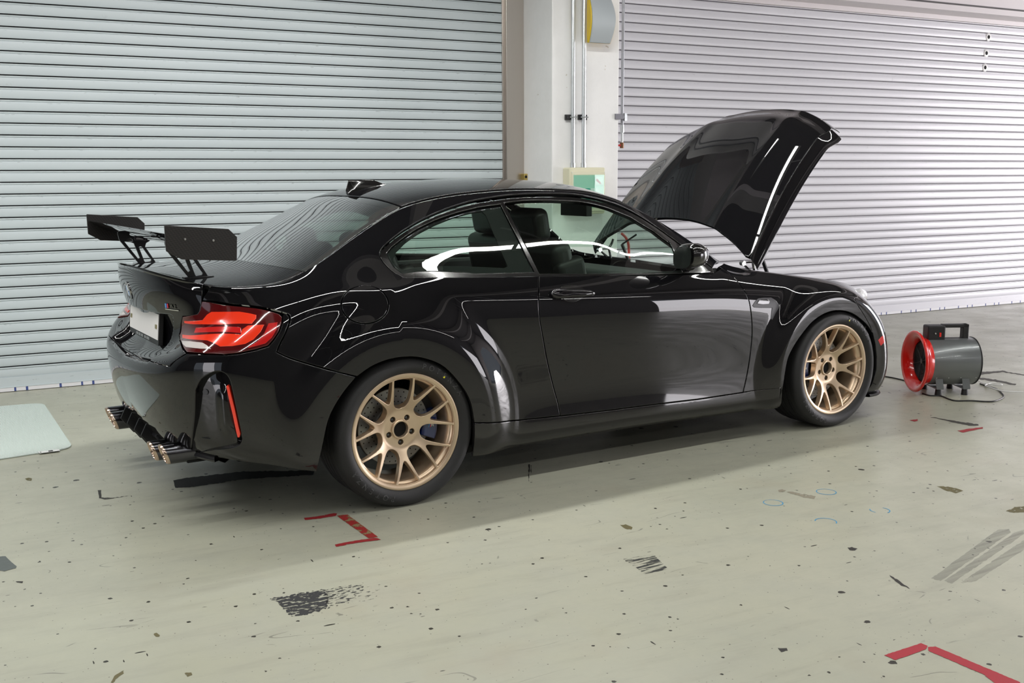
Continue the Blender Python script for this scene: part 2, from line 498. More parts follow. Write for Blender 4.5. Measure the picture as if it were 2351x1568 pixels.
def floor_mat():
    m, nt, b = newmat('painted_concrete_floor')
    v = coords(nt)
    big = noise(nt, v, .45, 5, .6); mid = noise(nt, v, 3.2, 6, .65)
    vs = coords(nt, scale=(1.0, 5.0, 1.0), rot=(0, 0, .25)); st = noise(nt, vs, 2.5, 7, .7)
    base = ramp(nt, big, [(.3, (.375, .38, .30)), (.7, (.425, .42, .335))])
    c1 = mixc(nt, ramp(nt, mid, [(.35, (0, 0, 0)), (.75, (.5, .5, .5))]), base, (.30, .305, .262))
    c2 = mixc(nt, ramp(nt, st, [(.50, (0, 0, 0)), (.78, (.55, .55, .55))]), c1, (.27, .262, .215))
    # faint brown patches
    br = ramp(nt, noise(nt, v, 1.3, 4, .6), [(.58, (0, 0, 0)), (.8, (.35, .35, .35))])
    c3 = mixc(nt, br, c2, (.33, .27, .19))
    # specks
    def specks(scale, thr, size, seed, stretch=(1, 1, 1)):
        vv = coords(nt, scale=stretch, rot=(0, 0, seed))
        vo = nd(nt, 'TexVoronoi', Scale=scale); vo.feature = 'F1'; nt.links.new(vv, vo.inputs['Vector'])
        hs = nt.nodes.new('ShaderNodeSeparateColor'); nt.links.new(vo.outputs['Color'], hs.inputs[0])
        pick = math_(nt, 'GREATER_THAN', hs.outputs[0], thr)
        wob = math_(nt, 'MULTIPLY', noise(nt, vv, scale*6, 2), size*1.3)
        sz = math_(nt, 'MULTIPLY', hs.outputs[1], size)
        near = math_(nt, 'LESS_THAN', vo.outputs['Distance'], math_(nt, 'SUBTRACT', math_(nt, 'ADD', sz, wob), size*.55))
        return math_(nt, 'MULTIPLY', pick, near)
    s1 = specks(20, .48, .14, .3); s2 = specks(7, .62, .10, 1.1); s3 = specks(4.5, .62, .085, .6, (1, 4.5, 1)); s4 = specks(5, .66, .07, 2.2, (5, 1, 1)); s5 = specks(62, .66, .15, .9)
    sp = math_(nt, 'MAXIMUM', math_(nt, 'MAXIMUM', s1, s2), math_(nt, 'MAXIMUM', math_(nt, 'MULTIPLY', s5, .7), math_(nt, 'MAXIMUM', s3, s4)))
    c4 = mixc(nt, math_(nt, 'MULTIPLY', sp, .97), c3, (.018, .016, .011))
    # scratches
    def scratch(scale, rot, w, str_):
        vv = coords(nt, scale=(.35, 1, 1), rot=(0, 0, rot))
        wv = noise(nt, vv, scale, 2, .5)
        l = math_(nt, 'LESS_THAN', math_(nt, 'ABSOLUTE', math_(nt, 'SUBTRACT', wv, .5)), w)
        mk_ = ramp(nt, noise(nt, vv, scale*2.3, 3), [(.60, (0, 0, 0)), (.64, (1, 1, 1))])
        return math_(nt, 'MULTIPLY', math_(nt, 'MULTIPLY', l, mk_), str_)
    sc = math_(nt, 'MAXIMUM', scratch(4.0, .45, .0026, .6), scratch(3.1, -.7, .0024, .55))
    c5 = mixc(nt, sc, c4, (.10, .10, .085))
    nt.links.new(c5, b.inputs['Base Color'])
    nt.links.new(ramp(nt, mid, [(.3, (.28, .28, .28)), (.8, (.5, .5, .5))]), b.inputs['Roughness'])
    bp = nd(nt, 'Bump', Strength=.12, Distance=.004); nt.links.new(mid, bp.inputs['Height']); nt.links.new(bp.outputs[0], b.inputs['Normal'])
    return m
def shutter_mat(name, c0, c1, rough, dirt=1.0):
    m, nt, b = newmat(name)
    v = coords(nt)
    n = noise(nt, coords(nt, scale=(.5, 1, 2)), .8, 4, .6)
    c = ramp(nt, n, [(.3, c0), (.7, c1)])
    # grime beads along the joints
    sep = nt.nodes.new('ShaderNodeSeparateXYZ'); nt.links.new(v, sep.inputs[0])
    ph = math_(nt, 'FRACT', math_(nt, 'DIVIDE', math_(nt, 'ADD', sep.outputs['Z'], 7.64), SLAT))
    near = math_(nt, 'LESS_THAN', math_(nt, 'ABSOLUTE', math_(nt, 'SUBTRACT', ph, .5)), .5)
    edge = math_(nt, 'GREATER_THAN', ph, .90)
    g = ramp(nt, noise(nt, coords(nt, scale=(6, 1, 40)), 3.0, 3, .6), [(.60, (0, 0, 0)), (.66, (.8, .8, .8))])
    c = mixc(nt, math_(nt, 'MULTIPLY', edge, math_(nt, 'MULTIPLY', g, dirt)), c, (.03, .03, .028))
    spot = ramp(nt, noise(nt, coords(nt), 7, 5, .7), [(.66, (0, 0, 0)), (.80, (.4, .4, .4))])
    c = mixc(nt, spot, c, (.30, .31, .30))
    nt.links.new(c, b.inputs['Base Color'])
    setp(b, Roughness=rough, Metallic=.0, Specular_IOR_Level=.6)
    return m
def wall_mat():
    m, nt, b = newmat('white_painted_wall')
    v = coords(nt)
    n = noise(nt, v, 2.5, 5, .65)
    c = ramp(nt, n, [(.3, (.78, .78, .77)), (.7, (.86, .86, .855))])
    ch = ramp(nt, noise(nt, v, 9, 4, .6), [(.70, (0, 0, 0)), (.715, (1, 1, 1))])
    c = mixc(nt, math_(nt, 'MULTIPLY', ch, .6), c, (.42, .35, .25))
    nt.links.new(c, b.inputs['Base Color']); setp(b, Roughness=.55)
    bp = nd(nt, 'Bump', Strength=.15, Distance=.003); nt.links.new(noise(nt, v, 60, 3), bp.inputs['Height']); nt.links.new(bp.outputs[0], b.inputs['Normal'])
    return m
def carbon_mat():
    m, nt, b = newmat('carbon_fibre')
    v = coords(nt, rot=(0, 0, .0))
    w = nd(nt, 'TexChecker', Scale=220.0); nt.links.new(coords(nt, rot=(.78, .78, .78)), w.inputs['Vector'])
    nt.links.new(mixc(nt, w.outputs['Fac'], (.006, .0055, .0055), (.022, .019, .0185)), b.inputs['Base Color'])
    setp(b, Roughness=.45, Coat_Weight=.35, Coat_Roughness=.25, Metallic=.2)
    return m
SLAT = .07640
M = {}
M['paint'] = paint_mat()
M['glass'] = glass_mat('green_tinted_glass', (.74, .86, .78), boost=1.15)
M['rear_glass'] = glass_mat('rear_screen_glass', (.30, .38, .34), boost=2.2)
M['frit'] = simple('black_glass_border', (.004, .004, .005), .5, spec=.2)
M['trim'] = simple('gloss_black_trim', (.006, .006, .006), .12, coat=1)
M['plastic'] = simple('black_plastic', (.012, .012, .013), .5)
M['satin'] = simple('satin_black', (.012, .012, .014), .32)
M['rubber'] = simple('rubber', (.014, .014, .015), .62, bump=.3, bscale=300)
M['tread'] = simple('tyre_tread_rubber', (.012, .012, .013), .8, bump=.8, bscale=120)
M['bronze'] = simple('bronze_wheel_paint', (.66, .51, .36), .34, metal=.75, coat=.3, coat_rough=.2)
M['steel'] = simple('brake_disc_steel', (.50, .50, .49), .33, metal=1)
M['disc'] = simple('dark_brake_disc', (.26, .26, .255), .4, metal=.9)  # disc metal, darker than the plain steel
M['chrome'] = simple('chrome', (.75, .75, .76), .12, metal=1)
M['blackchrome'] = simple('dark_chrome', (.10, .10, .11), .18, metal=1)
M['tip'] = simple('exhaust_tip_metal', (.62, .48, .38), .22, metal=1)
M['blue'] = simple('blue_caliper_paint', (.004, .022, .13), .25, coat=1)
M['dark'] = simple('dark_underbody', (.004, .004, .004), .9)
M['cabin'] = simple('dark_cabin_trim', (.02, .02, .021), .6, bump=.2, bscale=90)
M['seat'] = simple('black_seat_leather', (.018, .017, .017), .45, bump=.2, bscale=150)
M['white'] = simple('white_plastic', (.75, .75, .74), .4)
M['plate'] = simple('blank_white_plate', (.84, .82, .81), .45, bump=.15, bscale=60)
M['carbon'] = carbon_mat()
# ------------------------------------------------------------------ THE CAR
car = empty('car', (0, 0, 0))
tag(car, 'black two-door coupe with raised bonnet, rear wing and bronze wheels parked by the shutters', 'car')
INV = Inv(side, np.linspace(-1.54, 3.94, 420), np.linspace(0, 1, 170))
INVT = Inv(top, np.linspace(-.95, 2.25, 220), np.linspace(-.76, .76, 110))
def UV(pts, near=None): return [INV(px, py, near) for px, py in pts]
def UVT(pts): return [INVT(px, py) for px, py in pts]
def smoothpx(pts, n=5): return [tuple(p) for p in cr(pts, n)]
# recessed pockets in the tail
PK = {}
rr, = UV([(397, 722)]); rb, = UV([(376, 800)]); rc_, = UV([(300, 702)])
PK['p'] = (rr, rb, rc_)
def lerp(a, b, t): return a+(b-a)*t
def dpocket(u, v):
    D = np.zeros_like(u)
    # number plate recess
    rr, rb, rc_ = PK['p']
    t2 = np.clip((v-rb[1])/(rr[1]-rb[1]), 0, 1)
    ue = lerp(rb[0], rr[0], t2)
    w2 = sstep((ue-u)/.035)*sstep((lerp(rc_[1], rr[1], np.clip((u-U0)/(rr[0]-U0), 0, 1))-v)/.02)*sstep((v-(rb[1]-.17))/.14)
    D = D+.028*w2
    return D
def skin(u, v):
    w, sg = fold(u); p = skin_half(w, v); p[..., 1] *= sg; return p
def skin_half(u, v):
    u = np.asarray(u, float); v = np.asarray(v, float)
    p = side(u, v)
    D = dpocket(u, v)*(u < -.6)
    if np.any(D > 1e-5):
        n = normals(side, u, v, .004)
        p = p-n*D[..., None]
    return p
SIDE = Patch(skin, SV)
TOP = Patch(top, 1.0)
ucen = U0
def cen_free(Q): return Q[:, 0] < U0+.004
def edge_T(ua, ub, n): return [(float(u), 1.0) for u in np.linspace(ua, ub, n)]
def u_of_T(px):
    us = np.linspace(-1.5, 2.2, 1500); q = project(side(us, np.ones_like(us)))
    return float(np.interp(px, q[:, 0], us))
ARCH_R = [(820, 865), (855, 841), (893, 826), (931, 820), (962, 821), (995, 830), (1021, 844), (1046, 869), (1069, 900), (1082, 930), (1089, 971)]
ARCH_R0 = [(728, 1084), (740, 1032), (753, 971), (768, 936), (791, 900), (820, 865)]
DOOR_B = [(1287, 955), (1281, 925), (1270, 885), (1257, 830), (1247, 775), (1240, 735), (1237, 690), (1237, 634)]
DOOR_F = [(1650, 611), (1672, 626), (1692, 645), (1712, 672), (1722, 702), (1727, 755), (1723, 810), (1715, 860), (1706, 901)]
SILL_T = [(1089, 971), (1190, 965), (1287, 955), (1400, 942), (1500, 929), (1600, 917), (1706, 901), (1793, 889)]
LAMP = [(415, 763), (416.5, 742), (419, 727), (453.5, 721), (459, 711), (462.5, 692), (479, 693.5), (515, 700), (553, 704), (591, 708), (623, 715), (642, 721), (648, 727.5), (647, 742), (640, 762), (627, 781), (615.5, 794), (585, 803), (547, 811), (515, 814), (476, 812.5), (428, 808.5), (419, 795), (413, 781), (412, 770)]
SEAM_L = [(464, 690), (489, 690), (515, 695), (553, 699), (592, 703), (625, 709.5), (648, 716), (660, 720), (666, 727), (665, 741), (655, 767), (641, 795), (636, 808)]
BSEAM = [(636, 808), (654, 817), (675, 825), (729, 841), (780, 855), (820, 865)]
OPEN = [(1237, 634), (1100, 636), (945, 637), (918, 632), (898, 620), (880, 601), (873, 588), (875, 576), (888, 561), (920, 536), (965, 509), (1017, 486), (1080, 466), (1150, 454), (1200, 449.5), (1260, 448), (1330, 451), (1400, 466), (1450, 486), (1500, 516), (1550, 552), (1600, 588), (1637, 615)]
uT_lip, uT_c, uT_g = u_of_T(467), u_of_T(487), u_of_T(699)
uA = 1.985
def grp(*a): return [x for b in a for x in b]
bodyg = dict(du=.017, dv=.017)
# ---- body side: quarter panel with C pillar and roof rail
def bbox_dense(uvs, m, da, db):
    A = np.array(uvs); return (A[:, 0].min()-m, A[:, 0].max()+m, A[:, 1].min()-m, A[:, 1].max()+m, da, db)
fd = [(838+54.5*math.cos(t), 699+44*math.sin(t)) for t in np.linspace(0, 2*PI, 40, endpoint=False)]
fd_uv = UV(fd)
q_out = grp(UV(smoothpx(ARCH_R)), UV(SILL_T[1:3]), UV(smoothpx(DOOR_B)), UV(smoothpx(OPEN, 4)), edge_T(uA, uT_c, 120),
            UV([(475, 671), (467, 681)]), UV(smoothpx(SEAM_L, 3)), UV(smoothpx(BSEAM, 3)[1:-1]))
for mir in (False, True):
    mk('quarter_panel', [panel_data(SIDE, q_out, [] if mir else [fd_uv], thick=.016, **bodyg)], M['paint'], car, mirror=mir)
mk('fuel_door', [panel_data(SIDE, fd_uv, thick=.01, r=.004, **bodyg)], M['paint'], car)
# ---- door
d_out = grp(UV(smoothpx(DOOR_B)), UV([(1400, 633), (1560, 632), (1640, 628)])[0:3], UV(smoothpx(DOOR_F)[2:]), UV(SILL_T[3:6][::-1]))
door_objs = []
for mir in (False, True):
    door_objs.append(mk('door', [panel_data(SIDE, d_out, thick=.02, **bodyg)], M['paint'], car, mirror=mir))
# ---- front fender
F_ARCH = [(1785, 937), (1798, 888), (1808, 829), (1824, 794), (1846, 762), (1867, 738), (1894, 720), (1923, 713), (1956, 719), (1987, 742), (2004, 765)]
FB = [(2004, 765), (1996, 745), (1985, 725), (1972, 705), (1962, 688), (1956, 668)]
f_out = grp(UV(smoothpx(DOOR_F)[::-1]), edge_T(uA+.02, 3.05, 60), UV(FB[::-1])[1:], UV(smoothpx(F_ARCH)[::-1])[1:], UV([(1793, 891), (1706, 901)]))
for mir in (False, True):
    mk('front_fender', [panel_data(SIDE, f_out, thick=.02, **bodyg)], M['paint'], car, mirror=mir)
# ---- sill skirt
s_out = grp(UV(SILL_T), UV([(1791, 915), (1785, 937)]), [(float(u), 0.0) for u in np.linspace(UV([(1780, 937)])[0][0], UV([(1085, 1046)])[0][0], 30)], UV([(1086, 1030)]))
for mir in (False, True):
    mk('side_skirt', [panel_data(SIDE, s_out, thick=.02, **bodyg)], M['paint'], car, mirror=mir)
# ---- rear bumper
LID_B = [(428, 811), (404, 826), (389, 841), (363, 835), (332, 821), (302, 803)]
lid_uv = UV(LID_B); vb = lid_uv[-1][1]-.004
LAMP_B = [(428, 810), (476, 813.5), (515, 815), (547, 812), (585, 804), (615.5, 795), (627, 782), (640, 763), (647.5, 742), (649, 728), (650, 719)]
BB = [(728, 1084), (640, 1081), (560, 1078), (490, 1071), (430, 1062), (405, 1052), (385, 1030), (368, 1006), (345, 990), (310, 972)]
bb_uv = UV(smoothpx(BB, 4))
def clampU(L): return [(max(a, ucen), b) for a, b in L]
b_out = grp([(ucen, bb_uv[-1][1]), (ucen, vb)], lid_uv[::-1], UV(LAMP_B[1:]), UV([(659, 721), (665.5, 729), (664.5, 741), (655, 766), (641, 794)]), UV(smoothpx(BSEAM, 3)), UV(smoothpx(ARCH_R0)[::-1]), bb_uv)
dn = [(-1.55, -.62, 0.03, .75, .009, .009)]
PKT = [(449, 896), (462, 872), (484, 858), (502, 854), (517, 860), (526, 874), (532, 898), (543, 950), (553, 998), (553, 1013), (544, 1023), (520, 1029), (480, 1034), (444, 1037), (441, 1020), (447, 960)]
pk_uv = UV(smoothpx(PKT+[PKT[0]], 4)[:-1])
mk('rear_bumper', [panel_data(SIDE, b_out, [pk_uv], r=.005, thick=.055, dense=dn, free=cen_free, step=.010, **bodyg)], M['paint'], car, both=True)
pkr, pkl = UV([(540, 940)])[0][0], UV([(446, 960)])[0][0]
pkt, pkb = UV([(500, 860)])[0][1], UV([(480, 1030)])[0][1]
def pocket_floor(u, v):
    u = np.asarray(u, float); v = np.asarray(v, float)
    p = side(u, v); n = normals(side, u, v, .004)
    q = np.clip((u-pkl)/(pkr-pkl), -.1, 1.1); t = np.clip((v-pkb)/(pkt-pkb), -.1, 1.1)
    D = .008+.022*q+.030*t-.016*np.exp(-((q-.70)/.16)**2)*sstep((.95-t)/.3)*sstep((t-.1)/.3)+.012*sstep((q-.86)/.12)
    return p-n*D[..., None]
pf_uv = [tuple(q) for q in (lambda A: A.mean(0)+(A-A.mean(0))*1.05)(np.array(pk_uv))]
for mir in (False, True):
    mk('bumper_pocket', [panel_data(Patch(pocket_floor, SV), pf_uv, gap=0, r=.001, thick=.003, du=.008, dv=.008, step=.008)], M['paint'], car, mirror=mir)
# ---- boot lid (rear face + deck)
GB = UVT([(697, 622), (614, 612), (545, 598)])
l_out = grp([(ucen, vb), (ucen, 1.0)], edge_T(U0+.02, uT_lip, 40), UV([(465, 668), (464, 680), (463, 700), (459.5, 716), (453, 722.5), (419, 726), (415, 745), (411, 768), (412, 781), (418, 797), (427, 810)]), lid_uv[1:])
rear_face = panel_data(SIDE, l_out, thick=.02, dense=[(-1.55, -.8, .3, 1.0, .008, .008)], free=cen_free, step=.010, du=.012, dv=.012)
tl_ = [tuple(side(np.array(u), np.array(1.))[:2]) for u in np.linspace(U0+.001, uT_g, 90)]
R = [(x, y) for x, y in tl_]; L = [(x, -y) for x, y in tl_]
gx, gy = R[-1]
gc = GB[2][0]
def gbase(y): return gx+(gc-gx)*max(0, 1-(abs(y)/abs(gy))**2)
gl_edge = [(gbase(y), y) for y in np.linspace(gy, -gy, 30)]
deck = panel_data(TOP, R+gl_edge[1:-1]+L[::-1], thick=.02, du=.02, dv=.02, step=.015, gap=.002)
lid = mk('boot_lid', [deck], M['paint'], car)
lf = mk('boot_lid_face', [rear_face], M['paint'], lid, both=True)
# ---- rear screen
TC = UVT([(918, 475), (838, 463)])
uS = u_of_T(921)
rs = [tuple(side(np.array(u), np.array(1.))[:2]) for u in np.linspace(uT_g, uS, 60)]
sx, sy = rs[-1]; scx = TC[1][0]
def seam(y): return sx+(.115-sx)*max(0, 1-(abs(y)/abs(sy))**2)
sm = [(seam(y), y) for y in np.linspace(sy, -sy, 30)]
gpoly = rs+sm[1:-1]+[(x, -y) for x, y in rs[::-1]]+gl_edge[::-1][1:-1]
mk('rear_window', [panel_data(TOP, gpoly, thick=.006, off=.003, du=.03, dv=.03, step=.02)], M['rear_glass'], car)
gi = inset(resample(np.array(gpoly), .02) if area(np.array(gpoly)) > 0 else resample(np.array(gpoly)[::-1], .02), .045)
mk('rear_window_border', [panel_data(TOP, gpoly, [gi], thick=.004, off=.006, du=.03, dv=.03, step=.02)], M['frit'], car)
# ---- roof
uW = 1.42
rp = [tuple(side(np.array(u), np.array(1.))[:2]) for u in np.linspace(uS, uW, 60)]
wx, wy = rp[-1]
wtop = [(wx+.10*(1-(y/wy)**2), y) for y in np.linspace(wy, -wy, 30)]
roofpoly = rp+wtop[1:-1]+[(x, -y) for x, y in rp[::-1]]+sm[::-1][1:-1]
mk('roof', [panel_data(TOP, roofpoly, thick=.02, du=.03, dv=.03, step=.02)], M['paint'], car)
# ---- windscreen
wp = [tuple(side(np.array(u), np.array(1.))[:2]) for u in np.linspace(uW, 1.97, 40)]
bx, by = wp[-1]
wb = [(bx+.25*(1-(y/by)**2), y) for y in np.linspace(by, -by, 30)]
wpoly = wp+wb[1:-1]+[(x, -y) for x, y in wp[::-1]]+wtop[::-1][1:-1]
mk('windscreen', [panel_data(TOP, wpoly, thick=.005, off=.003, du=.03, dv=.03, step=.02)], M['glass'], car)
# ---- side glass
QG = [(893, 592), (905, 612), (925, 627), (1100, 627), (1228, 624), (1222, 612), (1190, 548), (1150, 470), (1100, 477), (1050, 489), (1000, 506), (960, 525), (925, 548), (900, 567), (889, 580)]
QI = [(903, 594), (912, 607), (926, 617), (1160, 613), (1167, 609), (1165, 603), (1117, 492), (1108, 484), (1080, 488), (1040, 499), (1000, 515), (960, 536), (930, 557), (910, 577)]
DG = [(1240, 627), (1222, 590), (1195, 538), (1172, 490), (1160, 467), (1200, 462), (1250, 461), (1330, 464), (1400, 479), (1450, 499), (1500, 529), (1545, 563), (1590, 600), (1612, 622), (1560, 626), (1400, 627)]
TR = [(1240, 633), (1237, 633)]
QG_uv, QI_uv, DG_uv = UV(QG), UV(QI), UV(DG)
for mir in (False, True):
    mk('quarter_window', [panel_data(SIDE, QG_uv, thick=.004, off=.006, du=.03, dv=.03)], M['glass'], car, mirror=mir)
    mk('quarter_window_border', [panel_data(SIDE, QG_uv, [QI_uv], gap=.0, thick=.003, off=.0095, du=.03, dv=.03)], M['frit'], car, mirror=mir)
    mk('door_window', [panel_data(SIDE, DG_uv, thick=.004, off=.006, du=.03, dv=.03)], M['glass'], car, mirror=mir)
    # gloss moulding around the side windows
    op = UV(smoothpx(OPEN, 4))
    opf = [op[0]]+op[1:]+[UV([(1641, 626)])[0], UV([(1400, 632.5)])[0]]
    mk('window_moulding', [panel_data(SIDE, opf, [QG_uv, DG_uv], gap=.0015, r=.002, thick=.02, off=.004, du=.03, dv=.03, step=.008)], M['trim'], car, mirror=mir)
# ---- front bumper and headlamps
v_all = [(float(u), 0.0) for u in np.linspace(3.94, 3.12, 40)]
def free_front(Q): return Q[:, 0] > U1-.015
FA2 = [(2004, 765), (2010, 790), (2013, 820), (2012, 850), (2003, 880), (1994, 893)]
fb_uv = UV(FA2)
fb_out = grp(UV(FB[::-1]), fb_uv[1:], [(float(u), 0.0) for u in np.linspace(fb_uv[-1][0]+.02, 3.945, 30)], [(3.945, .62), (3.6, .60), (3.32, .60), (3.22, .66), (3.14, .82)])
mk('front_bumper', [panel_data(SIDE, fb_out, thick=.02, free=free_front, **bodyg)], M['paint'], car, both=True)
hl_out = [(3.06, .98), (3.10, .84), (3.17, .68), (3.30, .62), (3.56, .62), (3.62, .78), (3.56, 1.0), (3.3, 1.0)]
M['lamp_clear'] = simple('headlamp_lens', (.80, .80, .82), .12, coat=1, metal=.3)
for mir in (False, True):
    mk('headlight', [panel_data(SIDE, hl_out, thick=.02, **bodyg)], M['lamp_clear'], car, mirror=mir)
mk('grille_panel', [panel_data(SIDE, [(3.62, .62), (3.945, .62), (3.945, 1.0), (3.6, 1.0), (3.64, .8)], thick=.02, free=free_front, **bodyg)], M['paint'], car, both=True)
# ------------------------------------------------------------------ tail lamps
M['lens_dark'] = simple('dark_red_lens', (.085, .003, .004), .08, coat=1)
M['lens_red'] = simple('red_lens', (.62, .012, .012), .12, coat=1)
M['lens_bright'] = simple('bright_red_lens', (1.0, .045, .012), .15, coat=1)
M['lens_white'] = simple('clear_lens', (.72, .66, .64), .15, coat=1)
M['reflector'] = simple('red_reflector', (1.0, .05, .02), .2, coat=1)
def zl(L): return [(400+a/7.84, 660+b/7.84) for a, b in L]
SEG = [('lens_bright', [(190, 600), (520, 590), (600, 490), (680, 440), (1180, 440), (1480, 500), (1480, 560), (1400, 660), (850, 675), (500, 665), (200, 640)]),
       ('lens_red', [(400, 728), (1200, 722), (1215, 830), (370, 822)]),
       ('lens_bright', [(160, 850), (400, 865), (1200, 850), (1230, 760), (1330, 690), (1620, 675), (1560, 800), (1430, 940), (1280, 1020), (1050, 1060), (830, 1068), (720, 1010), (600, 960), (160, 915)]),
       ('lens_red', [(1700, 650), (1860, 630), (1840, 760), (1760, 900), (1640, 1010), (1340, 1090), (1330, 1075), (1500, 970), (1620, 830)]),
       ('lens_white', [(150, 965), (300, 975), (520, 1000), (600, 1050), (670, 1112), (480, 1108), (220, 1080), (160, 1020)])]
lamp_uv = UV(LAMP)
for mir in (False, True):
    tlm = mk('tail_light', [panel_data(SIDE, lamp_uv, thick=.03, off=-.002, r=.005, du=.01, dv=.01)], M['lens_dark'], car, mirror=mir)
    for mn, L in SEG:
        mk('reversing_light' if mn == 'lens_white' else 'light_segment', [panel_data(SIDE, UV(zl(L)), gap=0, r=.0015, thick=.003, off=-.0045, du=.012, dv=.012, step=.006)], M[mn], tlm, mirror=mir)
    rfl = UV([(517.5, 888), (521, 885), (525, 889), (538, 940), (551, 998), (549, 1006), (544, 1006), (533, 955)])
    mk('rear_reflector', [panel_data(Patch(side, SV), rfl, gap=0, r=.003, thick=.02, off=.006, du=.01, dv=.01, step=.006)], M['reflector'], car, mirror=mir)
# parking sensor
def frame_at(u, v, fn=None):
    fn = fn or skin
    p = fn(np.array(u), np.array(v)); n = normals(fn, np.array(u), np.array(v), .004)
    n = Vector(n).normalized(); up = Vector((0, 0, 1)); t = up.cross(n).normalized(); b = n.cross(t)
    return Vector(p), n, t, b
def disc(name, u, v, r, h, mat, parent, n=28, inner=None):
    p, nn, t, b = frame_at(u, v); m = MB()
    prof = [(0, h), (r*.8, h), (r, h*.5), (r, -.004)]
    vs = []; 
    for rr, hh in prof:
        for k in range(n):
            a = 2*PI*k/n; vs.append(p+nn*hh+(t*math.cos(a)+b*math.sin(a))*rr)
    m.add(vs, [(i*n+k, i*n+(k+1) % n, (i+1)*n+(k+1) % n, (i+1)*n+k) for i in range(len(prof)-1) for k in range(n)])
    return m.build(name, mat, parent, recalc=True)
su, sv_ = UV([(460, 905)])[0]
p_, n_, t_, b_ = frame_at(su, sv_, pocket_floor)
m = MB(); m.tube([p_-n_*.01, p_+n_*.004], .012, 24); m.tube([p_+n_*.004, p_+n_*.0045], .0095, 20); m.build('parking_sensor', M['satin'], car)
# ------------------------------------------------------------------ text
def text_mesh(s, size, bold=False, spacing=1.0):
    c = bpy.data.curves.new('txt', 'FONT'); c.body = s; c.size = size; c.align_x = 'CENTER'; c.align_y = 'CENTER'; c.extrude = .0006; c.space_character = spacing
    if bold: c.offset = size*.02
    o = bpy.data.objects.new('txt', c); COL.objects.link(o); bpy.context.view_layer.update()
    dg = bpy.context.evaluated_depsgraph_get(); me = bpy.data.meshes.new_from_object(o.evaluated_get(dg))
    vs = [tuple(v.co) for v in me.vertices]; fs = [tuple(p.vertices) for p in me.polygons]
    bpy.data.objects.remove(o); bpy.data.curves.remove(c); bpy.data.meshes.remove(me)
    return vs, fs
# ------------------------------------------------------------------ roundel badge on the boot lid
def badge():
    vs_ = np.linspace(.4, 1, 61); zs = [float(skin(np.array(U0), np.array(q))[2]) for q in vs_]
    vb_ = float(np.interp(.922, zs, vs_)); p, nn, t, b = frame_at(U0, vb_)
    def tr(x, y, h): return p+t*x+b*y+nn*(h-.0015)
    n = 48; m = MB()
    for (r0, h0, r1, h1, mi) in ((.0415, 0, .0415, .004, 0), (.0415, .004, .0395, .005, 0), (.0395, .005, .026, .0052, 1), (.026, .0052, .0245, .0056, 0)):
        vs = [tr(r*math.cos(2*PI*k/n), r*math.sin(2*PI*k/n), h) for r, h in ((r0, h0), (r1, h1)) for k in range(n)]
        m.add(vs, [(k, (k+1) % n, n+(k+1) % n, n+k) for k in range(n)], mi)
    for q in range(4):
        vs = [tr(0, 0, .0056)]+[tr(.0245*math.cos(PI/2*q+PI/2*k/10), .0245*math.sin(PI/2*q+PI/2*k/10), .0056) for k in range(11)]
        m.add(vs, [(0, k+1, k+2) for k in range(10)], 2 if q % 2 == 0 else 3)
    M['badge_blue'] = simple('badge_blue', (.03, .22, .62), .25, coat=1)
    M['badge_white'] = simple('badge_white', (.8, .8, .8), .3, coat=1)
    o = m.build('roundel_badge', [M['chrome'], M['satin'], M['badge_white'], M['badge_blue']], car, recalc=True)
    for i, ch in enumerate('BMW'):
        vs, fs = text_mesh(ch, .0125, True); a = math.radians(90+(1-i)*40); mm = MB(); out = []
        for x, y, z in vs:
            rr = .0328+y
            out.append(tr(math.cos(a)*rr+math.sin(a)*x, math.sin(a)*rr-math.cos(a)*x, .0054+z))
        mm.add(out, fs); mm.build('badge_letter', M['badge_white'], o, smooth=False)
badge()
# stripe badge: three colour bars and M2
def flat_on(uv0, pts, h=.002):
    """local metres (right, up) -> on the skin at uv0"""
    p, n, t, b = frame_at(*uv0); return [p+t*(x)+b*y+n*(h+z) for x, y, z in pts]
cu = UV([(396, 703)])[0]
m = MB(); w_, h_ = .0075, .020
for i in range(3):
    x0 = -.052+i*w_
    vs = flat_on(cu, [(x0, -h_/2, 0), (x0+w_, -h_/2, 0), (x0+w_+.006, h_/2, 0), (x0+.006, h_/2, 0), (x0, -h_/2, .002), (x0+w_, -h_/2, .002), (x0+w_+.006, h_/2, .002), (x0+.006, h_/2, .002)])
    m.add(vs, [(0,3,2,1),(4,5,6,7),(0,1,5,4),(1,2,6,5),(2,3,7,6),(3,0,4,7)], i)
stripes = [simple('stripe_light_blue', (.12, .45, .85), .3), simple('stripe_dark_blue', (.02, .06, .35), .3), simple('stripe_red', (.75, .03, .03), .3)]
sb = m.build('model_badge', stripes, car, smooth=False, recalc=True)
for s_, ox in (('M', -.004), ('2', .021)):
    vs, fs = text_mesh(s_, .024, True); m = MB(); m.add(flat_on(cu, [(x+ox, y, z+.001) for x, y, z in vs]), fs); m.build('badge_letter', M['trim'], sb, smooth=False)
m = MB(); vs = flat_on(cu, [(-.055, -.0175, 0), (.042, -.0175, 0), (.042, -.0135, 0), (-.055, -.0135, 0), (-.055, -.0175, .002), (.042, -.0175, .002), (.042, -.0135, .002), (-.055, -.0135, .002)])
m.add(vs, [(0,3,2,1),(4,5,6,7),(0,1,5,4),(1,2,6,5),(2,3,7,6),(3,0,4,7)]); m.build('badge_chrome_line', M['chrome'], sb, smooth=False, recalc=True)
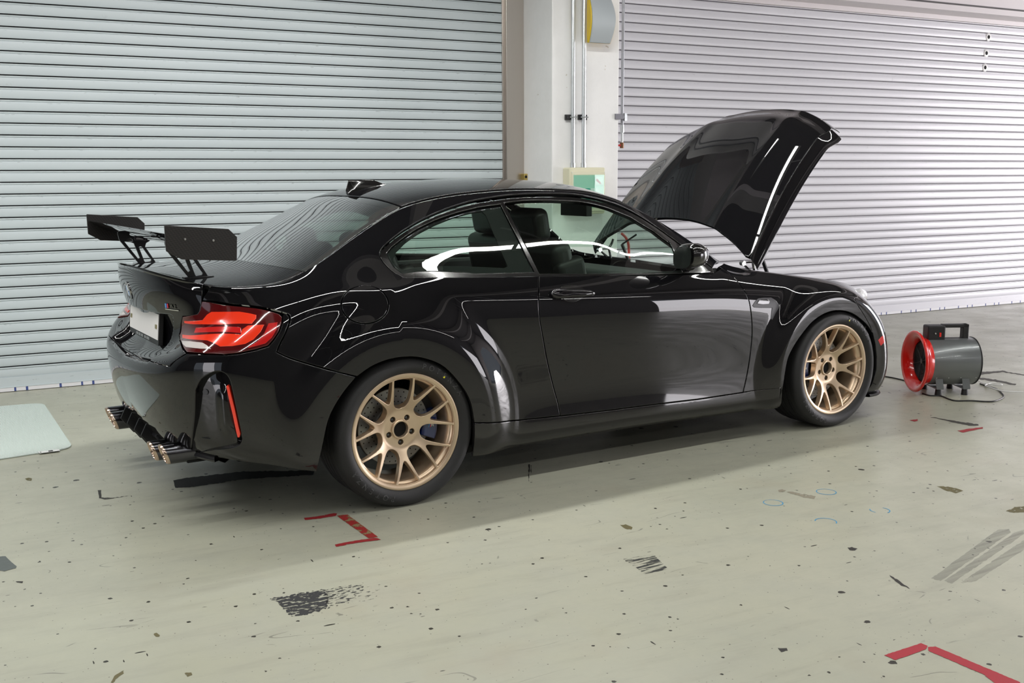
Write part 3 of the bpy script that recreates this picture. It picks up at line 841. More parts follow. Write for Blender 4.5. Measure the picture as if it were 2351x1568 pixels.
# ------------------------------------------------------------------ number plate (blank) in its holder
def plate():
    q = [on_x(302, 697, -.905), on_x(371, 735, -.905), on_x(362, 787, -.90), on_x(290, 747, -.90)]
    # centred plate: symmetric about y = 0, leaning with the lid
    zt, zb = .838, .727; hw = .260
    xt, xb = -.852, -.862
    A = lambda s, t, h: (lerp(xb, xt, t)-h, -.015-s*hw, lerp(zb, zt, t))
    m = MB(); m.prism([(-1.02, -.22), (1.02, -.22), (1.02, 1.05), (-1.02, 1.05)], lambda a, b, h: A(a, b, h-.006), .020)
    o = m.build('number_plate_holder', M['plastic'], car, smooth=False, bevel=.002, recalc=True)
    m = MB(); m.prism([(-1, 0), (1, 0), (1, 1), (-1, 1)], lambda a, b, h: A(a, b, h+.0135), .003)
    m.build('number_plate', M['plate'], o, smooth=False, recalc=True)
    gm = simple('dull_gold_bolt', (.35, .30, .15), .4, metal=.8)
    for s in (-.88, .88):
        m = MB(); m.prism([(s-.045, .42), (s+.045, .42), (s+.045, .58), (s-.045, .58)], lambda a, b, h: A(a, b, h+.0165), .003)
        m.build('plate_bolt', gm, o, smooth=False, recalc=True)
    # lettering below the plate: worn, only light strokes in two groups remain
    gl_ = simple('grey_letter', (.22, .23, .23), .4)
    for x0, x1 in ((-.52, -.36), (-.33, -.20), (-.17, -.02), (.06, .20), (.23, .42)):
        m = MB(); m.prism([(x0, -.17), (x1, -.17), (x1, -.06), (x0, -.06)], lambda a, b, h: A(a, b, h+.0145), .0006); m.build('worn_lettering', gl_, o, smooth=False, recalc=True)
plate()
# ------------------------------------------------------------------ boot lip spoiler
m = MB(); us = np.linspace(-(uT_lip-U0), uT_lip-U0, 101); prof = [(-.022, .001), (-.010, .0045), (.003, .004), (.0085, .0005), (.007, -.006), (-.003, -.010)]
vs = []
for du_ in us:
    u = U0+max(abs(du_), .002); sg = 1 if du_ > 0 else -1
    p = side(np.array(u), np.array(1.)); e = side(np.array(u+.01), np.array(1.)); t = e-p; t[2] = 0; t /= np.linalg.norm(t)
    o_ = np.array([t[1], -t[0], 0.0]); o_ = o_ if o_[0] < 0 else -o_
    fade = min(1, (abs(us[-1])-abs(du_))/.12); fade = fade*fade*(3-2*fade)
    for a, b in prof:
        q = p+o_*(a if a < 0 else a*fade)+np.array([0, 0, b*(.25+.75*fade) if b > 0 else b])
        vs.append((q[0], q[1]*sg, q[2]))
k = len(prof); m.add(vs, [(i*k+j, i*k+(j+1) % k, (i+1)*k+(j+1) % k, (i+1)*k+j) for i in range(len(us)-1) for j in range(k)])
m.build('boot_spoiler', M['trim'], lid, recalc=True)
# ------------------------------------------------------------------ rear wing
wing = None
def wing_build():
    Yw = .757
    out = [(-.945, 1.238), (-.940, 1.240), (-.697, 1.219), (-.664, 1.186), (-.669, 1.096), (-.673, 1.092), (-.885, 1.107), (-.943, 1.141)]
    m = MB()  # aerofoil blade
    n = 26; vs = []; Ns = 40
    def foil(yf):
        c = .245; drop = 0.0; pts = []
        for i in range(n):
            t = 2*PI*i/n; xx = .5+.5*math.cos(t)
            th = .024*math.sqrt(max(xx*(1-xx), 0))*(1.35-.7*abs(xx-.35)); cam_ = -.020*xx*(1-xx)*4
            x = -.935+c*(1-xx)*1.0; z = 1.206 - .062*(1-xx) + cam_ + (th if math.sin(t) > 0 else -th)
            pts.append((x, z-drop*0.6))
        return pts
    for j in range(Ns+1):
        y = -Yw+2*Yw*j/Ns
        vs += [(x, y, z) for x, z in foil(y)]
    m.add(vs, [(j*n+i, j*n+(i+1) % n, (j+1)*n+(i+1) % n, (j+1)*n+i) for j in range(Ns) for i in range(n)]+[tuple(range(n)), tuple(Ns*n+i for i in range(n-1, -1, -1))])
    w = m.build('rear_wing', M['paint'], car, recalc=True, angle=60)
    for s in (-1, 1):
        m = MB(); m.prism(out, lambda a, b, h: (a, s*(Yw-.004)+s*h, b), .009)
        e = m.build('end_plate', M['carbon'], w, smooth=False, bevel=.002, recalc=True)
        for (a, b) in ((-.87, 1.185), (-.76, 1.176)):
            m = MB(); m.lathe([(0, .0035*-s*-1 if 0 else s*.0035), (.004, s*.003), (.005, 0)], 12, 'y', (a, s*(Yw+.005), b)); m.build('bolt', M['steel'], w, recalc=True)
    # pylons: flat truss plates
    def zz(L): return [(180+a/3.918, 400+b/3.918) for a, b in L]
    Yp = .44
    O = [on_y(a, b, Yp)[[0, 2]] for a, b in zz([(350, 478), (640, 520), (640, 600), (608, 618), (598, 650), (700, 800), (695, 822), (560, 824), (540, 800), (385, 615), (366, 590), (352, 540)])]
    H1 = [on_y(a, b, Yp)[[0, 2]] for a, b in zz([(412, 606), (470, 612), (498, 622), (552, 752), (536, 760)])]
    H2 = [on_y(a, b, Yp)[[0, 2]] for a, b in zz([(542, 655), (556, 648), (572, 655), (655, 770), (648, 784), (598, 790), (590, 778)])]
    H0 = [on_y(a, b, Yp)[[0, 2]] for a, b in zz([(428, 600), (438, 582), (462, 574), (484, 585), (490, 606), (470, 606)])]
    for s in (-1, 1):
        pf = Patch(lambda a, b, s=s: np.stack([np.asarray(a, float), np.full_like(np.asarray(a, float), s*(Yp+.006)), np.asarray(b, float)], -1), 1.0, flip=(s > 0))
        pb = Patch(lambda a, b, s=s: np.stack([np.asarray(a, float), np.full_like(np.asarray(a, float), s*(Yp-.006)), np.asarray(b, float)], -1), 1.0, flip=(s < 0))
        py = mk('wing_support', [panel_data(q, O, [H0, H1, H2], gap=0, r=.001, thick=.0065, du=.05, dv=.05, step=.012) for q in (pf, pb)], M['satin'], w)
        m = MB(); zf = float(top_z(np.array(-.74), np.array(Yp)))
        m.box((-.80, s*Yp-.022, zf-.012), (-.675, s*Yp+.022, zf+.004)); m.build('mounting_foot', M['satin'], w, smooth=False, bevel=.002)
        if s > 0:
            m = MB(); c0 = on_y(*zz([(553, 575)])[0], Yp-.007)
            bx_ = [(-.026, -.011), (.026, -.011), (.026, .011), (-.026, .011)]
            fn = lambda a, b, h: (c0[0]+a, Yp-.0066-h, c0[2]+b-.08*a)
            m.prism(bx_, fn, .0006)
            lb = m.build('maker_label', simple('label_grey', (.25, .24, .27), .4), w, smooth=False, recalc=True)
            m = MB(); m.prism([(a*.94, b*.88) for a, b in bx_], lambda a, b, h: fn(a, b, h+.0006), .0003); m.build('label_field', M['satin'], w, smooth=False, recalc=True)
            for x0, x1, y0, y1 in ((-.017, .004, .0025, .0065), (.008, .016, .0025, .0065), (-.018, .016, -.006, -.0005)):
                m = MB(); m.prism([(x0, y0), (x1, y0), (x1, y1), (x0, y1)], lambda a, b, h: fn(a, b, h+.0009), .0003); m.build('label_print', M['chrome'], w, smooth=False, recalc=True)
    return w
wing = wing_build()
# ------------------------------------------------------------------ shark fin aerial
def fin():
    m = MB(); n = 16; base = [(-.02+.0, 0)]
    secs = []
    for i in range(15):
        t = i/14; x = .145+.205*t
        h = .080*(1-t**1.7)*min(1, .35+t*9) if t > 0 else .02
        zb_ = float(top_z(np.array(x), np.array(0.)))-.004
        w = .030*math.sqrt(max(0, 1-(2*t-.9)**2*.8))*(1-.35*t)+.003
        topz = min(1.403-.004*abs(t-.3), zb_+h) if t < .95 else zb_+.006
        ring = []
        for k_ in range(n+1):
            a = PI*k_/n; c = math.cos(a); s = math.sin(a)
            ring.append((x-.012*s*(1-t), w*np.sign(c)*abs(c)**(1.0)*(1-.78*s**.8) if s < 1 else 0, zb_+(topz-zb_)*s**1.3))
        secs.append(ring)
    vs = [p for r in secs for p in r]; k = n+1
    m.add(vs, [(i*k+j, i*k+j+1, (i+1)*k+j+1, (i+1)*k+j) for i in range(len(secs)-1) for j in range(n)]+[tuple(range(k)), tuple((len(secs)-1)*k+j for j in range(k))])
    m.build('roof_aerial', M['trim'], car, recalc=True, angle=50)
fin()
# ------------------------------------------------------------------ bonnet, raised
def bonnet():
    al = math.radians(45.5); e1 = np.array([math.cos(al), 0, math.sin(al)]); e3 = np.array([-math.sin(al), 0, math.cos(al)]); H0 = np.array([2.165, 0, .957])
    def hood(a, t):
        a = np.asarray(a, float); t = np.asarray(t, float)
        w = .722-.105*a-.012*sstep((a-.8)/.2)
        s0 = .205*(1-np.abs(t)**2.2); s1 = 1.045+.155*(1-np.abs(t)**2.4)
        s = s0+(s1-s0)*a
        ridge = .012*np.exp(-((np.abs(t)-.55)/.09)**2)
        h = .062*(1-np.abs(t)**2.6)+.055*np.sin(PI*np.clip(s/1.25, 0, 1))**1.0 - .055*sstep((a-.82)/.2) + ridge*(1-.3*a)
        return H0+e1*s[..., None]+e3*h[..., None]+np.stack([0*t, w*t, 0*t], -1)
    hp = Patch(hood, .7, flip=False)
    # is the outer side facing e3?
    nn = normals(hood, np.array([.5]), np.array([0.]), .01)[0]
    hp.flip = float(np.dot(nn, e3)) < 0
    poly = [(0, -1), (1, -1), (1, 1), (0, 1)]
    def rc(P, r=.05):
        return [(r, -1), (.975, -1), (.99, -.993), (.997, -.98), (1, -.96), (1, .96), (.997, .98), (.99, .993), (.975, 1), (r, 1), (.015, .985), (0, .94), (0, -.94), (.015, -.985)]
    b = mk('bonnet', [panel_data(hp, rc(poly), gap=0, r=.004, thick=.022, du=.02, dv=.02)], M['paint'], car)
    # turned-down side flanges
    for s in (-1, 1):
        def fl(a, q, s=s):
            a = np.asarray(a, float); q = np.asarray(q, float)
            p = hood(a, np.full_like(a, s*1.0)); dep = (.085+.012*a)*np.clip(1-((a-.5)/.60)**12, .25, 1)
            return p-e3*(dep*q)[..., None]+np.stack([0*a, s*.022*np.sin(q*PI/2), 0*a], -1)
        fp = Patch(fl, .09)
        n_ = normals(fl, np.array([.5]), np.array([.5]), .01)[0]; fp.flip = n_[1]*s < 0
        mk('bonnet_side_flange', [panel_data(fp, [(.02, .02), (.99, .02), (.995, .98), (.0, .98)], gap=0, r=.002, thick=.004, du=.03, dv=.02)], M['paint'], b)
    def fr(t, q):
        t = np.asarray(t, float); q = np.asarray(q, float)
        p = hood(np.ones_like(t), t)
        return p-e3*(.075*np.sin(q*1.3))[..., None]+e1*(.03*np.sin(q*PI/2))[..., None]
    fp = Patch(fr, .09); n_ = normals(fr, np.array([0.]), np.array([.5]), .01)[0]; fp.flip = float(np.dot(n_, e1)) < 0
    mk('bonnet_nose', [panel_data(fp, [(-.985, .02), (.985, .02), (.985, .98), (-.985, .98)], gap=0, r=.002, thick=.004, du=.03, dv=.02)], M['paint'], b)
    # inner lining
    m = MB(); A = np.linspace(.04, .96, 12); T = np.linspace(-.93, .93, 14)
    g, h_ = np.meshgrid(A, T, indexing='ij'); P = hood(g, h_)-e3*.03
    m.add(P.reshape(-1, 3), [(i*14+j, i*14+j+1, (i+1)*14+j+1, (i+1)*14+j) for i in range(11) for j in range(13)])
    m.build('bonnet_lining', M['plastic'], b)
    # hinges and gas struts
    for s in (-1, 1):
        m = MB(); y = s*.655
        a0 = Vector(on_y(1722, 622, -.655)); a0.y = y; a1 = Vector(on_y(1705, 604, -.655)); a1.y = y; a2 = Vector(on_y(1735, 588, -.655)); a2.y = y; a3 = Vector(on_y(1740, 575, -.655)); a3.y = y
        a4 = Vector(on_y(1728, 600, -.655)); a4.y = y; a5 = Vector(on_y(1733, 626, -.655)); a5.y = y
        m.tube([a5, a4, a2, a3], .008, 8); m.tube([a0, a1, a4], .009, 8); m.tube([a1+Vector((0, -.01, 0)), a1+Vector((0, .012, 0))], .014, 12)
        m.build('bonnet_hinge', M['chrome'], car, recalc=True)
        m = MB(); b0 = Vector(on_y(1762, 628, -.63)); b0.y = s*.63; b1 = Vector(on_y(1748, 588, -.63)); b1.y = s*.63; b2 = Vector(on_y(1768, 560, -.6)); b2.y = s*.6
        m.tube([b0, b1], .011, 10); m.tube([b1, b2], .006, 8)
        m.build('gas_strut', M['satin'], car, recalc=True)
    return b
hood_o = bonnet()
# scuttle / engine bay cover so nothing is open under the bonnet
m = MB(); ys = np.linspace(-.7, .7, 15); xs_ = np.linspace(2.0, 3.3, 14)
vs = [(x, y*(1-.12*max(0, (x-2.9)/.4)), .74-.14*max(0, x-2.6)) for x in xs_ for y in ys]
m.add(vs, [(i*15+j, (i+1)*15+j, (i+1)*15+j+1, i*15+j+1) for i in range(13) for j in range(14)])
m.build('engine_bay', M['plastic'], car)
m = MB(); m.box((2.55, -.25, .70), (3.0, .25, .78)); m.build('engine_cover', M['satin'], car, bevel=.02, smooth=True)
# ------------------------------------------------------------------ diffuser, exhaust tips
m = MB()
us = np.linspace(U0+.002, -.95, 40)
top_line = []
bbu = np.array(bb_uv)
for u in us:
    v0 = float(np.interp(u, bbu[::-1, 0] if bbu[0, 0] > bbu[-1, 0] else bbu[:, 0], bbu[::-1, 1] if bbu[0, 0] > bbu[-1, 0] else bbu[:, 1]))
    top_line.append(v0)
for sg in (-1, 1):
    vs = []
    for u, v0 in zip(us, top_line):
        pt = side(np.array(u), np.array(min(v0+.01, 1)))
        for k, (dx, dz) in enumerate(((.03, .012), (.012, -.006), (.004, -.022), (.012, -.032), (.07, -.040), (.16, -.075), (.40, -.09))):
            r_ = np.array([-.35, 0]); d = pt[:2]-r_; L = np.linalg.norm(d); q = r_+d*(L-dx)/L
            vs.append((q[0], q[1]*(1 if sg < 0 else -1), max(.145, pt[2]+dz)))
    k = 7; m.add(vs, [(i*k+j, i*k+j+1, (i+1)*k+j+1, (i+1)*k+j) for i in range(len(us)-1) for j in range(k-1)])
df = m.build('rear_diffuser', M['satin'], car, recalc=True)
for y in (-.20, -.07, .07, .20):
    m = MB(); m.prism([(-.93, .35), (-.955, .30), (-.90, .225), (-.62, .20), (-.62, .30)], lambda a, b, h: (a, y+h, b), .008); m.build('diffuser_fin', M['satin'], df, smooth=False, bevel=.002, recalc=True)
for y, ez_ in ((-.525, .286), (-.375, .268), (.40, .248), (.53, .248)):
    xo = -.955 if abs(y) < .5 else -.945
    m = MB(); tz = Vector((xo, y, ez_))
    prof = [(.0445, .17), (.0445, .012), (.043, .003), (.040, .0), (.0375, .004), (.0365, .03), (.0365, .16), (.0, .16)]
    vs = []; n = 32
    for r, h in prof:
        for k_ in range(n):
            a = 2*PI*k_/n; zz_ = r*math.sin(a)
            vs.append((xo+h-zz_*.35*(1 if h < .05 else 0), y+r*math.cos(a), ez_+zz_))
    m.add(vs, [(i*n+k_, i*n+(k_+1) % n, (i+1)*n+(k_+1) % n, (i+1)*n+k_) for i in range(len(prof)-1) for k_ in range(n)], 0)
    for idx_ in range(len(m.f)): m.m[idx_] = 0 if idx_ < 1*n else (1 if idx_ < 5*n else 2)
    m.build('exhaust_tip', [M['blackchrome'], M['tip'], M['dark']], car, recalc=True, angle=50)
# ------------------------------------------------------------------ door handle, mirror, vent
def blob(name, cx, cy, outline, yref, h, mat, parent, n=14, off=0.0, lift=1.0):
    """pillow shape on the body side from a pixel outline"""
    uv = np.array(UV(outline)); c = uv.mean(0); m = MB(); rings = []
    prof = [(1.0, -.004), (1.0, h*.35), (.93, h*.7), (.80, h*.92), (.5, h), (0.02, h*1.02)]
    for k_, hh in prof:
        q = c+(uv-c)*k_; p = side(q[:, 0], q[:, 1]); nn = normals(side, q[:, 0], q[:, 1])
        rings.append(p+nn*(hh+off))
    k = len(uv); vs = [p for r in rings for p in r]
    m.add(vs, [(i*k+j, i*k+(j+1) % k, (i+1)*k+(j+1) % k, (i+1)*k+j) for i in range(len(rings)-1) for j in range(k)])
    return m.build(name, mat, parent, recalc=True, angle=70)
def side_pair(fnc):
    """build on the right, mirror to the left"""
    a = fnc()
    b = a.copy(); b.data = a.data.copy(); COL.objects.link(b)
    for v in b.data.vertices: v.co.y *= -1
    b.data.flip_normals()
    return a, b
hp_ = [(1262, 674), (1266, 664), (1282, 661), (1300, 660), (1330, 662), (1352, 666), (1364, 672), (1360, 680), (1345, 686), (1320, 689), (1290, 690), (1270, 686)]
for di, d in enumerate(door_objs):
    mir = di == 1
    # raised dark panel standing in for the shaded bowl behind the grip
    bowl = [(1282, 668), (1290, 658), (1308, 654.5), (1328, 657), (1340, 664), (1342, 674), (1334, 686), (1318, 693), (1300, 691), (1288, 682)]
    b = mk('bowl_shade', [panel_data(Patch(side, SV), UV(smoothpx(bowl+[bowl[0]], 3)[:-1]), gap=0, r=.002, thick=.004, off=-.0022, du=.01, dv=.01, step=.006)], M['trim'], d, mirror=mir)
    h = blob('door_handle', 0, 0, smoothpx([(1262, 676), (1266, 668), (1280, 665), (1305, 667), (1335, 667), (1355, 669), (1363, 674), (1356, 680), (1335, 683), (1305, 684), (1280, 687), (1268, 684)]+[(1262, 676)], 3)[:-1], 0, .020, M['paint'], d, off=.008)
    if mir:
        for v in h.data.vertices: v.co.y *= -1
        h.data.flip_normals()
def mirror_(sg, parent):
    # pod built from cross sections along x (nose towards the front)
    secs = [(1.475, .040, .045), (1.483, .082, .060), (1.50, .090, .068), (1.545, .088, .066), (1.585, .072, .052), (1.61, .040, .032), (1.62, .010, .010)]
    m = MB(); n = 24; vs = []; cy_, cz_ = -.972, 1.022
    for i, (x, hy, hz) in enumerate(secs):
        for k_ in range(n):
            a = 2*PI*k_/n; c, s = math.cos(a), math.sin(a)
            yy = hy*np.sign(c)*abs(c)**.75; zz_ = hz*np.sign(s)*abs(s)**.75
            vs.append((x+.10*(yy)*.9*(1 if i < 3 else .8), (cy_+yy)*1.0, cz_+zz_*(1 if s > 0 else .85)+.012*(yy/.1)*-1))
    m.add(vs, [(i*n+k_, i*n+(k_+1) % n, (i+1)*n+(k_+1) % n, (i+1)*n+k_) for i in range(len(secs)-1) for k_ in range(n)]+[tuple(range(n-1, -1, -1))])
    if sg > 0: m.v = [(x, -y, z) for x, y, z in m.v]
    sh = m.build('door_mirror', M['trim'], parent, recalc=True, angle=50)
    # glass
    m = MB(); gg = []
    for k_ in range(n):
        a = 2*PI*k_/n; c, s = math.cos(a), math.sin(a); yy = .074*np.sign(c)*abs(c)**.7; zz_ = .054*np.sign(s)*abs(s)**.7
        gg.append((1.476+.09*yy-.004, (cy_+yy)*(1 if sg < 0 else -1), cz_+zz_-.012*(yy/.1)))
    m.add(gg, [tuple(range(n))]); m.build('mirror_glass', M['chrome'], sh, smooth=False)
    # foot and triangular sail
    m = MB(); m.tube([(1.56, -.93*(1 if sg < 0 else -1), .985), (1.60, -.86*(1 if sg < 0 else -1), .965), (1.66, -.79*(1 if sg < 0 else -1), .955)], [.035, .028, .030], 12); m.build('mirror_foot', M['trim'], sh)
    sail = UV([(1536, 552), (1549, 560), (1572, 577), (1592, 592), (1612, 608), (1632, 624), (1610, 627), (1568, 627), (1552, 590)])
    mk('mirror_sail', [panel_data(SIDE, sail, gap=0, r=.002, thick=.01, off=-.002, du=.03, dv=.03, step=.01)], M['trim'], sh, mirror=sg > 0)
for sg in (-1, 1): mirror_(sg, car)
vent = [(1727, 702), (1733, 692), (1740, 685), (1752, 683.5), (1770, 683), (1781, 690), (1789, 701), (1787, 708), (1780, 720), (1773, 735), (1769, 732), (1771, 715), (1772, 707), (1745, 707), (1731, 706)]
vin = [(1737, 697), (1742, 689), (1750, 687), (1761, 687), (1766, 692), (1764, 698), (1750, 699)]
for mir in (False, True):
    ve = mk('wing_vent', [panel_data(Patch(side, SV), UV(vent), gap=0, r=.002, thick=.006, off=-.002, du=.01, dv=.01, step=.006)], M['satin'], car, mirror=mir)
    mk('vent_inlay', [panel_data(Patch(side, SV), UV(vin), gap=0, r=.002, thick=.003, off=-.0045, du=.01, dv=.01, step=.006)], M['trim'], ve, mirror=mir)
# ------------------------------------------------------------------ wheels
M['letter'] = simple('raised_rubber_letter', (.045, .045, .047), .5)
def wheel_face_y(r):
    return np.interp(r, [0, .085, .10, .13, .16, .20, .2355, .3], [.066, .064, .056, .040, .027, .014, .007, .0])
def wfn(a, b):
    a = np.asarray(a, float); b = np.asarray(b, float); r = np.hypot(a, b)
    rs = sum(wheel_face_y(r+d) for d in (-.008, -.004, 0, .004, .008))/5
    return np.stack([a, rs, b], -1)
WP = Patch(wfn, 1.0)
def polar(L, c=0.0): return [(r*math.cos(math.radians(c+p)), r*math.sin(math.radians(c+p))) for p, r in L]
def wheel_holes(ph):
    H = []
    U = [(-10.9, .2335), (-12.5, .20), (-13.9, .17), (-15.6, .14), (-15.8, .118), (-11.3, .100), (0, .093)]
    U = U+[(-a, b) for a, b in U[-2::-1]]
    V = [(-12.3, .2335), (-10.8, .21), (-8.1, .18), (-4.0, .148), (0, .138)]
    V = V+[(-a, b) for a, b in V[-2::-1]]
    for k in range(7):
        c = ph+k*360/7
        body = cr([U[i] for i in range(len(U))], 4); arc = [(x, .2345) for x in np.linspace(10.6, -10.6, 6)[1:-1]]
        H.append(polar([tuple(q) for q in body]+arc, c+180/7))
        body = cr(V, 4); arc = [(x, .2345) for x in np.linspace(11.9, -11.9, 6)[1:-1]]
        H.append(polar([tuple(q) for q in body]+arc, c))
    for k in range(5):
        a = -17+72*k
        cx_, cz_ = .058*math.cos(math.radians(a)), .058*math.sin(math.radians(a))
        H.append([(cx_+.0125*math.cos(t), cz_+.0125*math.sin(t)) for t in np.linspace(0, 2*PI, 18, endpoint=False)])
    H.append([(.034*math.cos(t), .034*math.sin(t)) for t in np.linspace(0, 2*PI, 30, endpoint=False)])
    return H
def make_wheel(x, ph, calx, R=.333, sg=-1):
    circ = [(.2385*math.cos(t), .2385*math.sin(t)) for t in np.linspace(0, 2*PI, 120, endpoint=False)]
    V, F, N = panel_data(WP, circ, wheel_holes(ph), gap=0, r=.0025, thick=.028, du=.011, dv=.011, step=.006)
    flip = V[:, 1].copy()
    # face data has outward normal toward -y
    mb = MB(); mb.lathe([(.2385, .006), (.247, .0015), (.2555, .000), (.2590, .003), (.2600, .009), (.254, .014)], 120, 'y')
    mb.lathe([(.2385, .006), (.2365, .03), (.229, .034), (.226, .036), (.224, .07), (.215, .11), (.214, .20), (.24, .225)], 96, 'y')
    me_n = len(V)
    root = bpy.data.objects.new('wheel', None)
    me = bpy.data.meshes.new('wheel'); VV = clean(V)+mb.v; FF = F+[tuple(me_n+i for i in f) for f in mb.f]
    me.from_pydata(VV, [], FF); me.update()
    w = link('wheel', me, M['bronze'], car)
    NN = []
    bmn = bpy.data.meshes.new('tmp'); bmn.from_pydata(mb.v, [], mb.f); bmn.update(); bmn.calc_loop_triangles()
    vn = [tuple(v.normal) for v in bmn.vertices]; bpy.data.meshes.remove(bmn)
    me.normals_split_custom_set_from_vertices(clean(N)+vn)
    # hub ring, nuts
    m = MB(); m.lathe([(.0345, .075), (.0345, .058), (.036, .056), (.041, .056), (.043, .058), (.043, .070)], 48, 'y'); m.build('hub_ring', M['bronze'], w, recalc=True)
    m = MB(); m.lathe([(0.0, .080), (.034, .080), (.036, .075)], 36, 'y'); m.build('hub_recess', M['dark'], w, recalc=True)
    for k in range(5):
        a = math.radians(-17+72*k); c = (.058*math.cos(a), 0, .058*math.sin(a))
        m = MB(); m.lathe([(0, .074), (.006, .074), (.0085, .076), (.0095, .09)], 6, 'y', c); m.build('wheel_nut', M['blackchrome'], w, smooth=False, recalc=True)
    # tyre
    sec = [(.2535, .016), (.2560, .006), (.262, -.004), (.275, -.013), (.292, -.017), (.308, -.013), (.320, -.003), (.328, .012), (R-.001, .030), (R, .050)]
    m = MB(); m.lathe(sec, 160, 'y', mi=0)
    tr_ = [(R, .050)]
    for gy in (.075, .115, .150, .190):
        tr_ += [(R+.0004, gy-.006), (R-.007, gy-.004), (R-.007, gy+.004), (R+.0004, gy+.006)]
    tr_ += [(R, .215), (R-.003, .235), (.325, .250), (.30, .268), (.262, .262), (.25, .24)]
    m.lathe(tr_, 160, 'y', mi=1)
    # ground contact: flatten
    m.v = [(a, b-(.006*max(0, (-c-.27)/.06)**2 if b < .1 and c < -.27 else 0), max(c, -.3295)) for a, b, c in m.v]
    ty = m.build('tyre', [M['rubber'], M['tread']], w, recalc=True, angle=40)
    # raised lettering on the sidewall
    for base in (66, 246):
        lets = MB()
        for i, ch in enumerate('POTENZA'):
            vs, fs = text_mesh(ch, .033, True); am = math.radians(base+8-i*7.3 if base < 180 else base+8-i*7.3)
            out = []
            for X, Y_, Z_ in vs:
                rr = .293+Y_; tx = X
                px = math.cos(am)*rr+math.sin(am)*tx; pz = math.sin(am)*rr-math.cos(am)*tx
                r2 = math.hypot(px, pz); yy = float(np.interp(r2, [.262, .275, .292, .308, .320], [-.004, -.013, -.017, -.013, -.003]))
                out.append((px, yy-.0014-Z_*0.6, pz))
            lets.add(out, fs)
        lets.build('tyre_lettering', M['letter'], w, smooth=False)
    m = MB(); am = math.radians(52 if x < 1 else 74); m.lathe([(0, -.0178), (.005, -.0172)], 12, 'y', (.287*math.cos(am), 0, .287*math.sin(am))); m.build('yellow_dot', simple('yellow_paint', (.85, .80, .02), .5), w, smooth=False, recalc=True)
    # brake disc, caliper
    m = MB(); m.lathe([(.085, .115), (.095, .115), (.095, .128), (.170, .128), (.172, .130), (.172, .152), (.170, .154), (.09, .154)], 96, 'y', mi=0)
    for k in range(36):
        for rr in (.112, .135, .158):
            a = 2*PI*k/36+rr*20; m.lathe([(0, .1275), (.0032, .1278)], 8, 'y', (rr*math.cos(a), 0, rr*math.sin(a)), 1)
    m.build('brake_disc', [M['disc'], M['dark']], w, angle=35)
    m = MB(); m.lathe([(0, .085), (.06, .085), (.078, .09), (.086, .10)], 48, 'y'); m.build('brake_hub', M['satin'], w, recalc=True)
    m = MB(); a0, a1 = calx
    for (h0, h1) in ((.082, .150),):
        n = 12; vs = []
        for r, h in ((.118, h0+.012), (.128, h0), (.190, h0), (.205, h0+.02), (.205, h1), (.118, h1)):
            for k in range(n+1):
                t = math.radians(a0+(a1-a0)*k/n); vs.append((r*math.cos(t), h, r*math.sin(t)))
        k = n+1; m.add(vs, [(i*k+j, i*k+j+1, ((i+1) % 6)*k+j+1, ((i+1) % 6)*k+j) for i in range(6) for j in range(n)]+[tuple(i*k for i in range(6)), tuple(i*k+n for i in range(5, -1, -1))])
    cal = m.build('brake_caliper', M['blue'], w, recalc=True, bevel=.004)
    am = math.radians((a0+a1)/2)
    m = MB(); cx_, cz_ = .158*math.cos(am), .158*math.sin(am)
    for i in range(3): m.add([(cx_-.012+i*.004, .0812, cz_-.008), (cx_-.008+i*.004, .0812, cz_-.008), (cx_-.004+i*.004, .0812, cz_+.008), (cx_-.008+i*.004, .0812, cz_+.008)], [(0, 1, 2, 3)], i)
    cb = m.build('caliper_stripes', stripes, w, smooth=False)
    vs, fs = text_mesh('M', .02, True); m = MB(); m.add([(cx_+.008+X, .0812-Z_, cz_+Y_) for X, Y_, Z_ in vs], fs); m.build('caliper_letter', M['badge_white'], w, smooth=False)
    # inner barrel shade
    w.location = (x, -.895, .3293)
    return w
wr = make_wheel(0.0, 14.5+0, (-22, 18)); wf = make_wheel(2.693, 47.2, (158, 196), R=.3295)
wf.scale = (1, 1, 1)
def mirror_copy(w):
    c = w.copy(); COL.objects.link(c); c.parent = car
    for ch in w.children:
        d = ch.copy(); COL.objects.link(d); d.parent = c
        for g in ch.children:
            e = g.copy(); COL.objects.link(e); e.parent = d
    c.location = (w.location.x, -w.location.y, w.location.z); c.rotation_euler = (0, 0, PI)
    return c
bpy.context.view_layer.update()
mirror_copy(wr); mirror_copy(wf)
# wheel wells and underbody
for sg in (-1, 1):
    for cx_, cz_, R_ in ((-.035, .318, .375), (2.662, .318, .372)):
        m = MB(); m.lathe([(R_, -.30), (R_, .0), (.0, .0)], 40, 'y', (cx_, .60 if sg < 0 else .60, cz_), a0=-.38, a1=PI+(.20 if cx_ < 1 else .38))
        m.v = [(a, (-b if sg < 0 else b)*1.0, c) for a, b, c in [(a, .60+(.60-b)*.87 if b < .6 else b, c) for a, b, c in m.v]]
        m.build('wheel_arch_liner', M['dark'], car)
m = MB()
m.box((.30, -.80, .165), (2.30, .80, .20)); m.box((-.62, -.50, .20), (.30, .50, .24)); m.box((2.30, -.50, .18), (3.25, .50, .22)); m.box((-.85, -.55, .24), (-.45, .55, .30))
m.build('underbody', M['dark'], car, smooth=False)
m = MB()  # front splitter corner seen behind the wheel
spu = np.linspace(3.02, 3.94, 24)
